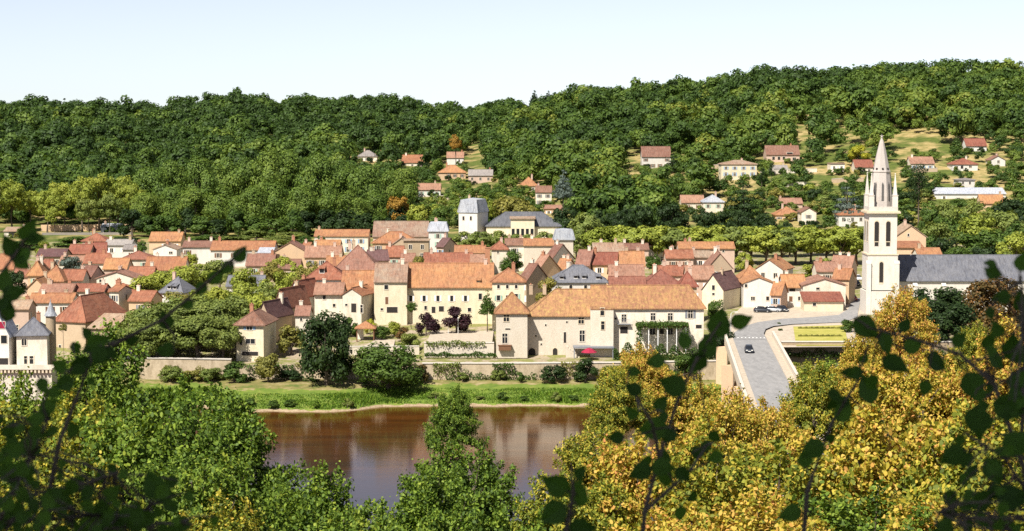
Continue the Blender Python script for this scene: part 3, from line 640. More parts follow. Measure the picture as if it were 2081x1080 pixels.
H(932,992,432,402,662,9.5,'man',-22,'WS','WH','white tower-like villa with pale mansard roof and dark side',[(942,444,5,9),(957,444,5,9)],name='villa',ov=.3,ybot=490,dorm=((-.6,.25,1.1,1.6),(.1,.2,1.5,2.0)))
H(988,1140,460,431,664,13,'hip',0,'SL','YE','large slate-roofed hall with a broad cream dormer front',[],name='public_hall',cat='hall',ybot=492,chim=0)
def hall_front():
    Y = 662; h = bpy.data.objects['public_hall']; p0, p1 = at(1038, 460, Y), at(1086, 444, Y)
    b = MB(); b.box(p0.x, p1.x, Y, Y+6, p0.z-5.5, p1.z-.2); b.slab([(p0.x-.4,Y-.5,p1.z),(p1.x+.4,Y-.5,p1.z),(p1.x+.4,Y+6,p1.z+.4),(p0.x-.4,Y+6,p1.z+.4)], .3, 1)
    for k in range(5):
        x = p0.x+(k+.5)*(p1.x-p0.x)/5; b.box(x-.5, x+.5, Y-.06, Y+.1, p0.z-3.6, p0.z-.9, 2)
    o = b.build('front_bay', ['YE','TN','glass'], h); o.location = -h.location
hall_front()
H(1127,1165,487,464,562,6.2,'man',0,'WS','CS','square pale stone tower with a bluish truncated slate roof',[(1146,500,4,6)],name='slate_tower',cat='tower',ov=.5,ybot=560,chim=0)
def chimney_stack():
    p = at(991, 536, 512); b = MB(); b.box(-.65,.65,-.5,.5,-3,4.1); b.box(-.75,.75,-.6,.6,4.1,4.35)
    o = b.build('chimney_stack', 'brick'); o.location = p; tag(o, 'tall dark brick chimney stack at the end of the red-orange roof', 'chimney')
chimney_stack()
# ---------------------------------------------------------------- church
def church():
    Y = 464.0; k = ppm(Y); z = lambda py: at(1794, py, Y).z
    cx = at(1793.5, 540, Y).x; zb = 10.8; t = empty('church', (cx, Y+3.4, zb), 0, label='tall pale stone church with octagonal spire and long slate nave', category='church')
    Z = lambda py: z(py)-zb
    h1, h2 = 28.6/k, 34/k
    b = MB(); zs, zc = Z(516), Z(434)
    b.box(-h1, h1, -h1, h1, zs, zc); b.box(-h1-.25, h1+.25, -h1-.25, h1+.25, Z(590), zs-.35); b.box(-h1-.6, h1+.6, -h1-.6, h1+.6, 0, Z(592))
    b.build('tower', 'CH', t)
    b = MB(); b.box(-h1-.42, h1+.42, -h1-.42, h1+.42, zs-.35, zs); b.build('string_course', 'sandstone', t)
    b = MB(); b.box(-h1-.7, h1+.7, -h1-.7, h1+.7, zc, zc+.45); b.box(-h1-.45, h1+.45, -h1-.45, h1+.45, zc+.45, zc+.62); b.build('cornice', 'sandstone', t)
    for sx in (-1, 1):
        b = MB(); b.box(sx*h1-.55, sx*h1+.55, -h1-.75, -h1-.26, 0, Z(535)); b.slab([(sx*h1-.6,-h1-.8,Z(535)),(sx*h1+.6,-h1-.8,Z(535)),(sx*h1+.6,-h1-.2,Z(530)),(sx*h1-.6,-h1-.2,Z(530))], .15); b.build('buttress', 'CH', t)
    w = 2*h1
    for px in (1780.5, 1804):                  # belfry openings, a stone transom near the foot
        x = (px-1793.5)/k; window(t, 'F', w, w, x, (Z(450)+Z(491))/2, 9/k, 41/k, 'a'); window(t, 'F', w, w, x, (Z(492)+Z(501))/2, 8/k, 8/k, 'o')
    for s in ('R', 'L'):
        for u in (-1.4, 1.4): window(t, s, w, w, u, (Z(450)+Z(491))/2, 9/k, 41/k, 'a')
    window(t, 'F', w+.5, w+.5, -.33, (Z(533)+Z(574))/2, 8/k, 42/k, 'a')
    # parapet, octagon, spire, corner pinnacles
    b = MB(); zp = zc+.62; p = h1+.1
    b.box(-p, p, -p, -p+.3, zp, zp+1.0); b.box(-p, p, p-.3, p, zp, zp+1.0); b.box(-p, -p+.3, -p+.3, p-.3, zp, zp+1.0); b.box(p-.3, p, -p+.3, p-.3, zp, zp+1.0); b.build('parapet', 'CH', t)
    ph = math.pi/8; ra, rb = 20.5/k/math.cos(ph), 16/k/math.cos(ph)
    b = MB(); b.lathe(0, 0, [(ra, zp), (ra*.97, Z(400)), (rb*1.02, Z(352)), (rb*1.1, Z(350)), (rb*1.06, Z(347))], 8, 0, ph); b.build('octagon', 'SP', t)
    b = MB(); b.lathe(0, 0, [(rb, Z(347)), (rb*.62, Z(315)), (rb*.28, Z(290)), (.16, Z(281))], 8, 0, ph); b.lathe(0,0,[(.05,Z(281)),(.3,Z(280)),(.3,Z(279)),(.06,Z(277.5))],8)
    b.tube([(0,0,Z(281)),(0,0,Z(276)+.3)],[.07,.05],5); b.box(-.45,.45,-.05,.05,Z(277),Z(277)+.12); sp_ = b.build('spire', 'SP', t)
    for i in range(8):
        a = i*math.pi/4; rr = ra*math.cos(ph)
        b = MB(); n = Vector((math.cos(a), math.sin(a), 0)); u = Vector((-n.y, n.x, 0))
        def plate(hw, z0, z1, r0, r1, mi):
            c = [n*(r0+.06)-u*hw+Vector((0,0,z0)), n*(r0+.06)+u*hw+Vector((0,0,z0)), n*(r1+.06)+u*hw*.8+Vector((0,0,z1-.6)), n*(r1+.06)+Vector((0,0,z1)), n*(r1+.06)-u*hw*.8+Vector((0,0,z1-.6))]
            b.prism(c, [q-n*.4 for q in c], mi)
        R1 = rr*.99; R2 = rb*math.cos(ph)*1.13
        plate(.3, Z(409), Z(371), R1*.985, R2*1.03, 0); b.build('lancet', 'louvre', t)
        b = MB(); b.lathe(0, 0, [(.26,-.05),(.26,.1)], 8); o = b.build('roundel', 'dark', sp_); o.rotation_euler = (math.pi/2-.12, 0, a+math.pi/2); o.location = n*(rb*math.cos(ph)*.99)+Vector((0,0,Z(344)))
    for sx in (-1, 1):
        for sy in (-1, 1):
            x, y = sx*(h1-.55), sy*(h1-.55); b = MB(); q = .62
            b.box(x-q, x+q, y-q, y+q, zp, Z(398)); b.box(x-q-.1, x+q+.1, y-q-.1, y+q+.1, Z(398), Z(397)); b.lathe(x, y, [(q*1.05, Z(397)), (.34, Z(375)), (.08, Z(354))], 4, 0, math.pi/4); b.lathe(x, y, [(.05,Z(355)),(.18,Z(354)),(.05,Z(352.5))], 6)
            b.build('pinnacle', 'CH', t)
    # nave
    Yn = 470.0; x0 = at(1826, 568, Yn).x-cx; x1 = x0+37; ze = at(1950, 569, Yn).z-zb; zr = at(1950, 520, Yn+6.5).z-zb; y0 = Yn-Y-3.4; D = 13
    b = MB(); pr = [(y0,0),(y0+D,0),(y0+D,ze),(y0+D/2,zr-.2),(y0,ze)]; b.prism([(x1,y,q) for y,q in pr], [(x0,y,q) for y,q in pr]); b.build('nave_wall', 'CH', t)
    sl_ = (zr-ze)/(D/2); b = MB()
    b.slab([(x0-.3,y0-.5,ze-.5*sl_+.2),(x1+.3,y0-.5,ze-.5*sl_+.2),(x1+.3,y0+D/2,zr+.2),(x0-.3,y0+D/2,zr+.2)], .2); b.slab([(x1+.3,y0+D+.5,ze-.5*sl_+.2),(x0-.3,y0+D+.5,ze-.5*sl_+.2),(x0-.3,y0+D/2,zr+.2),(x1+.3,y0+D/2,zr+.2)], .2)
    b.tube([(x0-.3,y0+D/2,zr+.2),(x1+.3,y0+D/2,zr+.2)],[.12,.12],5); b.build('nave_roof', 'SL', t)
    for i in range(5):
        x = x0+4+i*7; b = MB(); b.box(x-.5, x+.5, y0-1.2, y0, 0, ze-1.4); b.slab([(x-.55,y0-1.3,ze-1.4),(x+.55,y0-1.3,ze-1.4),(x+.55,y0,ze-.6),(x-.55,y0,ze-.6)], .2); b.build('buttress', 'CH', t)
    RECTS.append((1755,1830,270,640,Y)); RECTS.append((1826,2090,516,572,Yn))
church()
# ---------------------------------------------------------------- road, bridge, square
DZ = 12.0
def strip(name, pts, z, mat, kind='structure', th=None):
    """flat strip through (left, right) point pairs"""
    b = MB(); vs = []
    for (l, r) in pts: vs += [(l[0], l[1], l[2] if len(l) > 2 else z), (r[0], r[1], r[2] if len(r) > 2 else z)]
    b.add(vs, [(2*i, 2*i+1, 2*i+3, 2*i+2) for i in range(len(pts)-1)])
    return tag(b.build(name, mat), kind=kind)
def onz(px, py, z):
    d = ray(px, py); k = (z-HC)/d.z; return Vector((d.x*k, d.y*k, z))
bl0, bl1 = onz(1488, 690, DZ), onz(1521, 780, DZ); br0, br1 = onz(1560, 690, DZ), onz(1600, 768, DZ)
dirL = (bl0-bl1).normalized(); dirR = (br0-br1).normalized(); bd = (dirL+dirR).normalized(); bd.z = 0; bn = Vector((bd.y, -bd.x, 0))
pA = (bl0+br0)/2; bw = 3.55                      # middle of the roadway at the town end, its half width
pB = pA-bd*250
strip('road', [((pB-bn*bw), (pB+bn*bw)), ((pA-bn*bw), (pA+bn*bw))], DZ+.02, 'asphalt')
def bend():
    L = [(1488,690),(1492,676),(1510,664),(1540,655),(1590,648),(1650,645),(1705,640),(1724,628),(1732,610),(1736,590)]
    Rr = [(1560,690),(1552,678),(1556,669),(1572,663),(1610,659),(1660,657),(1715,655),(1742,645),(1748,612),(1749,592)]
    z = [DZ, DZ-.03, DZ-.1, DZ-.2, DZ-.3, DZ-.35, DZ-.38, DZ-.38, DZ-.38, DZ-.38]
    P = []
    for (a, c), (e, f), zz in zip(L, Rr, z): P.append((onz(a, c, zz+.03), onz(e, f, zz+.03)))
    P[0] = ((pA-bn*bw)+Vector((0,0,.03)), (pA+bn*bw)+Vector((0,0,.03)))
    strip('town_road', P, DZ, 'asphalt')
bend()
def zig(poly, z, name, mat): b = MB(); b.add([(p.x, p.y, z) for p in poly], [tuple(range(len(poly)))]); return tag(b.build(name, mat), kind='structure')
zig([onz(x, y, 11.55) for x, y in [(1440,688),(1490,640),(1520,612),(1760,612),(1765,705),(1590,706),(1560,690)]], 11.55, 'square_paving', 'paving')
zig([onz(x, y, 11.66) for x, y in [(1618,703),(1612,664),(1716,661),(1724,703)]], 11.66, 'lawn', 'lawn_mat')
for i, y in enumerate((668, 684)):               # two clipped rows of planting across the lawn
    p, q = onz(1622, y, 11.66), onz(1712, y, 11.66); b = MB(); n = 24
    for j in range(n):
        x = p.x+(q.x-p.x)*(j+.5)/n; hh = .32+.1*math.sin(j*2.1); b.box(x-(q.x-p.x)/n*.44, x+(q.x-p.x)/n*.44, p.y-.3, p.y+.3, 11.6, 11.66+hh)
    tag(b.build('low_hedge', 'Lolive'), 'low clipped planting row across the dry lawn, %s of the two' % ('farther' if i == 0 else 'nearer'), 'hedge')
def dash(name, a, b_, w, z):
    t = (b_-a).normalized(); n = Vector((-t.y, t.x, 0))*w/2
    m = MB(); m.add([a-n+Vector((0,0,z)), b_-n+Vector((0,0,z)), b_+n+Vector((0,0,z)), a+n+Vector((0,0,z))], [(0,1,2,3)]); return tag(m.build(name, 'line'), kind='structure')
q = pA+bd*2.5
for i in range(9): dash('crossing_marking', q+bn*(-3.2+i*.8)-bd*.55, q+bn*(-3.2+i*.8)+bd*.55, .3, .06)
def bridge():
    t = empty('bridge', (pA.x, pA.y, 0), 0, label='stone arched road bridge with pale parapets over the river', category='bridge')
    O = Vector((pA.x, pA.y, 0)); hw = bw+1.9
    def part(name, mat, b, par=t):
        o = b.build(name, mat, par); o.location = -O; return o
    E = pA+bd*6; Fp = pA-bd*190
    b = MB(); ring = lambda c: [c-bn*hw, c+bn*hw]
    b.prism([Vector((*(q.xy), DZ-.01)) for q in (ring(E)[0], ring(E)[1], ring(Fp)[1], ring(Fp)[0])], [Vector((*(q.xy), DZ-1.1)) for q in (ring(E)[0], ring(E)[1], ring(Fp)[1], ring(Fp)[0])]); part('deck', 'sandstone', b)
    for s in (-1, 1):
        b = MB(); a0, a1 = E+bn*s*(bw+.02), Fp+bn*s*(bw+.02); c0, c1 = E+bn*s*(hw-.42), Fp+bn*s*(hw-.42)
        b.prism([Vector((*q.xy, DZ+.14)) for q in (a0, c0, c1, a1)][::s], [Vector((*q.xy, DZ-.005)) for q in (a0, c0, c1, a1)][::s]); part('footway', 'paving', b)
        b = MB(); a0, a1 = E+bn*s*(hw-.4), Fp+bn*s*(hw-.4); c0, c1 = E+bn*s*hw, Fp+bn*s*hw
        b.prism([Vector((*q.xy, DZ+1.0)) for q in (a0, c0, c1, a1)][::s], [Vector((*q.xy, DZ-.005)) for q in (a0, c0, c1, a1)][::s])
        u0, u1, v0, v1 = a0-bn*s*.07, a1-bn*s*.07, c0+bn*s*.07, c1+bn*s*.07
        b.prism([Vector((*q.xy, DZ+1.16)) for q in (u0, v0, v1, u1)][::s], [Vector((*q.xy, DZ+1.002)) for q in (u0, v0, v1, u1)][::s]); part('parapet', 'CS', b)
    Ls = 30.0
    for i in range(6):                          # arches: each a vault with its spandrels, on piers
        c0 = pA-bd*(4+i*Ls); n = 16; sp_ = Ls-3.4; z0 = 2.2; rise = 7.4
        b = MB(); vs = []
        for j in range(n+1):
            tt = j/n; p = c0-bd*(1.7+sp_*tt); zz = z0+rise*math.sqrt(max(0, 1-(2*tt-1)**2))
            for s in (-1, 1): vs += [p+bn*s*(hw-.35)+Vector((0,0,zz-DZ)), Vector((*(p+bn*s*(hw-.35)).xy, DZ-1.105))]
        vs = [Vector((v.x, v.y, v.z+0)) for v in vs]; fs = []
        for j in range(n): a = 4*j; fs += [(a,a+4,a+5,a+1),(a+2,a+3,a+7,a+6),(a,a+2,a+6,a+4)]
        b.add(vs, fs); part('arch', 'ST', b)
        b = MB(); p = c0; c = [p-bd*1.69-bn*(hw-.35), p-bd*1.69+bn*(hw-.35), p+bd*1.69+bn*(hw-.35), p+bd*1.69-bn*(hw-.35)]
        b.prism([Vector((*q.xy, DZ-1.105)) for q in c], [Vector((*q.xy, -3)) for q in c])
        for s in (-1, 1):
            q = p+bn*s*(hw-.36); tri = [q-bd*1.6, q+bn*s*2.2, q+bd*1.6][::s]
            b.prism([Vector((*v.xy, DZ-1.2)) for v in tri], [Vector((*v.xy, -3)) for v in tri])
        part('pier', 'PE', b)
    b = MB(); p = pA+bd*5-bn*(hw+.2); b.box(p.x-1.6, p.x+1.3, p.y-1.4, p.y+1.4, 5, DZ+1.35); b.box(p.x-1.8, p.x+1.5, p.y-1.6, p.y+1.6, DZ+1.35, DZ+1.65); part('end_pillar', 'CS', b)
bridge()
# retaining walls, garden walls
bw_ = onz(1590, 706, 11.4); 
wall_thing('retaining_wall', 'pale retaining wall holding up the square beside the bridge', 'ST', [(bw_.x, 400.8), (bw_.x+60, 400.8)], .8, 2.5, 12.25, 'kerb')
def q(px, Y): return at(px, 700, Y).x
wall_thing('quay_wall', 'long weathered stone quay wall below the riverside manor', 'QS', [(q(858,408),408),(q(1010,408),408),(q(1240,408),408.05),(q(1470,408),408)], .9, 1.5, [6.75,6.75,6.9,7.3], 'kerb')
wall_thing('river_wall', 'stone river wall with overgrown foot below the dark plane trees', 'QS', [(q(285,408),408),(q(380,408),408.1),(q(470,408),408)], .9, 1.5, [7.9,7.75,7.6], 'kerb')
wall_thing('bank_wall', 'low stone wall between the bushes on the green bank', 'QS', [(q(470,408),408),(q(620,408),408),(q(858,408),408)], .8, 1.5, [6.4,6.6,6.9])
wall_thing('garden_wall', 'pale garden terrace wall topped with planting left of the manor', 'CS', [(q(862,418.2),418.2),(q(1004,418.2),418.2)], .7, 6.4, 9.95, 'kerb')
wall_thing('courtyard_wall', 'pale low wall behind the bank of the big dark tree', 'CS', [(q(706,420),420),(q(852,420.5),420.5)], .5, 6.6, 8.9, 'kerb')
wall_thing('park_wall', 'long pale wall behind the left edge of town under the yellowish trees', 'PE', [(q(88,742),742),(q(300,748),748)], .6, 13.5, 17.2)
wall_thing('boundary_wall', 'grey low wall in shade before the park wall', 'GS', [(q(90,722),722),(q(270,724),724)], .6, 13, 15.4)
zig([onz(x, y, 9.95) for x, y in [(866,697),(1000,697),(1004,668),(880,668)]], 9.95, 'terrace', 'paving')
strip('garden_path', [(onz(735,706,8.4),onz(800,704,8.4)),(onz(775,684,9.2),onz(806,680,9.2)),(onz(785,662,10.4),onz(800,660,10.4))], 9, 'paving')
# ---------------------------------------------------------------- manor of the left edge: slate roofs, round turret, corbelled terrace
def slate_manor():
    root, w, he, hr = H(34,104,682,645,398,9,'hip',8,'SL','CR','cream riverside mansion with slate roofs and a corbelled terrace', [(49,696,11,14,'w'),(52,732,7,18),(64,732,9,18)], name='mansion', cat='mansion', ybot=750, ov=.5)
    O = root.location; inv = Matrix.Rotation(-R(8), 3, 'Z')
    def part(name, mats, b, par=root): o = b.build(name, mats, par); o.rotation_euler = (0,0,-R(8)); o.location = inv@(-O); return o
    p = at(103, 640, 405); zt = at(101, 641, 405).z; za = at(101, 613, 405).z; b = MB(); b.lathe(p.x, p.y, [(1.05, O.z), (1.05, zt)], 16); part('turret', 'ST', b)
    b = MB(); b.lathe(p.x, p.y, [(1.4, zt-.1), (.85, zt+.9), (.08, za), (.05, za+.5)], 16); part('turret_roof', 'WS', b)
    xa, xb = at(-40, 690, 397).x, at(18, 690, 397).x; za = at(0, 682, 397).z; zr = at(0, 622, 397).z; b = MB(); xm = (xa+xb)/2
    b.prism([(x,397,z) for x,z in ((xa,O.z),(xb,O.z),(xb,za),(xm,zr),(xa,za))], [(x,404,z) for x,z in ((xa,O.z),(xb,O.z),(xb,za),(xm,zr),(xa,za))]); part('wing_wall', 'WH', b)
    b = MB(); b.slab([(xb+.4,396.6,za-.4),(xb+.4,404.4,za-.4),(xm,404.4,zr+.25),(xm,396.6,zr+.25)], .2); b.slab([(xa-.4,404.4,za-.4),(xa-.4,396.6,za-.4),(xm,396.6,zr+.25),(xm,404.4,zr+.25)], .2); part('wing_roof', 'WS', b)
    for px, py, w_, h_, m in ((4,661,1.3,1.4,'red'),(8,736,1.8,1.6,'dark'),(8,690,1.2,1.6,'glass')):
        c = at(px, py, 397); b = MB(); b.box(c.x-w_/2-.12, c.x+w_/2+.12, 396.93, 397.1, c.z-h_/2-.12, c.z+h_/2+.12); b.box(c.x-w_/2, c.x+w_/2, 396.9, 397.1, c.z-h_/2, c.z+h_/2, 1); part('window', ['frame', m], b)
    x0, x1 = at(-60, 750, 394).x, at(108, 750, 394).x; zt = at(50, 748, 394).z
    b = MB(); b.box(x0, x1, 393, 399, zt-.25, zt)
    b.box(x0, x1, 393, 393.25, zt, zt+.75); part('terrace', 'CR', b)
    n = 22
    b = MB()
    for i in range(n): x = x0+(i+.5)*(x1-x0)/n; b.box(x-.2, x+.2, 393.1, 394.2, zt-.95, zt-.25)
    part('corbel_row', 'sandstone', b)
    b = MB(); b.box(x0, x1-.3, 393.9, 399, -1, zt-.26); part('terrace_wall', 'CS', b)
slate_manor()
# ---------------------------------------------------------------- cars
def car(loc, rz, paint, label, scale=1.0, kind='hatch'):
    t = empty('car', loc, rz, label=label, category='car', group=None)
    L, Wd = 4.2, 1.74
    def loft(secs, name, mats, mi=None):         # secs: rings (list of (x,y,z)) front to back
        b = MB(); n = len(secs[0]); vs = [p for s in secs for p in s]
        b.add(vs, [(j*n+i, j*n+(i+1)%n, (j+1)*n+(i+1)%n, (j+1)*n+i) for j in range(len(secs)-1) for i in range(n)]); b.add(secs[0], [tuple(range(n-1,-1,-1))]); b.add(secs[-1], [tuple(range(n))])
        return b.build(name, mats, t, True)
    def ring(y, hw, z0, z1): return [(-hw,y,z0+.12),(-hw*.9,y,z0),(hw*.9,y,z0),(hw,y,z0+.12),(hw,y,z1-.15),(hw*.86,y,z1),(-hw*.86,y,z1),(-hw,y,z1-.15)]
    h = Wd/2
    loft([ring(y, h*k, .22, zt) for y, k, zt in ((-2.1,.8,.6),(-2.0,.95,.72),(-1.1,1,.9),(0,1,.95),(1.4,1,.95),(1.95,.97,.9),(2.1,.86,.7))], 'body', paint)
    loft([ring(y, h*k, .85, zt) for y, k, zt in ((-1.15,.86,.93),(-.35,.8,1.38),(.9,.8,1.42),(1.55,.8,1.3),(1.95,.86,.95))], 'cabin_glass', 'glass')
    loft([[(x*s, y, z) for x, z in ((-.6,zt-.03),(.6,zt-.03),(.56,zt+.04),(-.56,zt+.04))] for y, s, zt in ((-.3,1.02,1.39),(.9,1.04,1.44),(1.5,1.0,1.33))], 'car_roof', paint)
    for sx in (-1, 1):
        for y in (-1.3, 1.3):
            b = MB(); b.lathe(0, 0, [(.31,-.1),(.32,-.05),(.32,.05),(.31,.1)], 14); b.lathe(0, 0, [(.19,-.115),(.19,.115)], 10, 1); o = b.build('wheel', ['tyre','metal'], t); o.rotation_euler = (0, math.pi/2, 0); o.location = (sx*(h-.1), y, .32)
        b = MB(); b.box(sx*.52-.17, sx*.52+.17, -2.12, -1.95, .55, .7); b.build('headlight', 'lamp', t)
        b = MB(); b.box(sx*.6-.12, sx*.6+.12, 1.98, 2.09, .65, .85); b.build('tail_light', 'taillight', t)
    b = MB(); b.box(-.26, .26, -2.14, -2.0, .36, .48); b.build('number_plate', 'white', t)
    return t
br_rot = math.atan2(-bd.x, bd.y)
c = onz(1522, 716, DZ+.03); car(c, br_rot, 'paint_dark', 'dark car driving towards the river on the bridge')
for px, py, z, rz, pt, lb in ((1549,635,11.58,80,'paint_dark','dark parked car at the left end of the row before the white houses'),(1570,634,11.58,75,'paint_silver','silver parked car second in the row before the white houses'),(1590,633,11.58,20,'paint_dark','small dark parked car under the red door of the white house'),
    (1740,583,11.7,4,'paint_dark','dark car in the street left of the church tower'),(1733,610,11.66,4,'paint_red','red car in the street left of the church tower'),(1743,572,11.9,4,'paint_white','pale car farthest up the street by the church'),
    (505,721,7.35,70,'paint_silver','silver car parked beside the cream riverside house'),(520,718,7.45,70,'paint_blue','blue car parked beside the cream riverside house')):
    c = onz(px, py, z); c.z = max(z, gz(c.x, c.y)+.02); car(c, R(rz), pt, lb)
# ---------------------------------------------------------------- small things by the river
def parasol():
    p = at(1197, 726, 414.5); t = empty('parasol', (p.x, 414.5, gz(p.x, 414.5)), 0, label='crimson parasol under the terrace of the riverside manor', category='parasol'); h = at(1197, 707, 414.5).z-t.location.z
    b = MB(); b.tube([(0,0,0),(0,0,h)], [.04,.03], 6); b.build('pole', 'wood', t)
    b = MB(); b.lathe(0, 0, [(1.75,h-1.0),(1.3,h-.62),(.7,h-.22),(.05,h)], 8); b.build('canopy', 'red', t); b = MB(); b.lathe(0,0,[(.3,0),(.3,.1),(.06,.16)],10); b.build('base', 'GS', t)
parasol()
def pergola():
    t0, t1 = at(1298, 658, 419), at(1392, 658, 419); y0, y1 = 416.6, 420.3; zt = at(1345, 665, 417).z; zg = gz(t0.x, 417)
    t = empty('pergola', (t0.x, y0, zg), 0, label='long pergola carrying a thick green creeper on the white wing', category='pergola'); h = zt-zg; L = t1.x-t0.x
    for i in range(6):
        b = MB(); b.box(i*L/5-.08, i*L/5+.08, -.08, .08, -3, h); b.build('post', 'white', t)
    b = MB(); b.box(-.2, L+.2, -.1, .1, h, h+.15)
    for i in range(18): b.box(i*L/17-.04, i*L/17+.04, -.3, y1-y0, h+.151, h+.26)
    b.build('beam', 'wood', t)
    return t, L, h, y1-y0
PERG = pergola()
def tent():
    p = at(252, 712, 413); z = gz(p.x, 413); t = empty('market_tent', (p.x, 414.5, z), 0, label='white pitched tent under the dark plane trees by the river wall', category='tent'); w = 2.3; h = 1.9
    for sx in (-1,1):
        for sy in (-1,1): b = MB(); b.box(sx*w-.05, sx*w+.05, sy*1.5-.05, sy*1.5+.05, 0, h); b.build('pole', 'metal', t)
    b = MB(); v = [(-w-.1,-1.6,h),(w+.1,-1.6,h),(w+.1,1.6,h),(-w-.1,1.6,h),(0,0,h+1.2)]; b.add(v+[(x,y,z-.3) for x,y,z in v[:4]], [(0,1,4),(1,2,4),(2,3,4),(3,0,4),(5,6,1,0),(6,7,2,1),(7,8,3,2),(8,5,0,3)]); b.build('canopy', 'white', t)
    b = MB(); b.box(-w, w, 1.48, 1.52, 0, h); b.build('back_panel', 'white', t)
tent()
def pavilion():
    p = at(742, 684, 431); z = gz(p.x, 431); t = empty('garden_pavilion', (p.x, 433, z), 0, label='open garden shelter with a small orange tiled roof', category='shelter'); h = at(742, 668, 431).z-z
    for sx in (-1,1):
        for sy in (-1,1): b = MB(); b.box(sx*1.9-.12, sx*1.9+.12, sy*1.3-.12, sy*1.3+.12, 0, h); b.build('post', 'wood', t)
    b = MB(); P, rg = roof_planes('pyr', 4, 2.8, h, h+1.5, .45, 0)
    for q_ in P: b.slab(q_, .15)
    b.build('roof', 'OR', t); b = MB(); b.box(-1.95, -.6, 1.0, 1.25, 0, h-.1); b.build('screen', 'CR', t)
pavilion()
p = onz(1485, 690, 11.6); t = empty('street_lamp', (p.x, p.y, 11.6), 0, label='pale street lamp at the town end of the bridge', category='street lamp')
b = MB(); b.tube([(0,0,0),(0,0,.5),(0,0,5.6)],[.11,.08,.055],8); b.build('shaft', 'white', t); b = MB(); b.tube([(0,0,5.5),(.3,0,5.9),(.9,0,5.95)],[.05,.045,.04],6); b.box(.8,1.4,-.13,.13,5.88,5.99); b.build('lamp_head', 'white', t)
for px, py, lb in ((931,672,'white flagpole in front of the purple trees'),(911,676,'white lamp post beside the purple trees')):
    p = at(px, py+12, 436); z = gz(p.x, 436); t = empty('flagpole' if px == 931 else 'lamp_post', (p.x, 436, z), 0, label=lb, category='pole'); h = at(px, 648 if px == 931 else 662, 436).z-z
    b = MB(); b.tube([(0,0,0),(0,0,h)], [.07,.04], 6); b.build('shaft', 'white', t); b = MB(); b.lathe(0,0,[(.04,h),(.14,h+.08),(.14,h+.16),(.03,h+.26)],8); b.build('finial' if px == 931 else 'lantern', 'white', t)
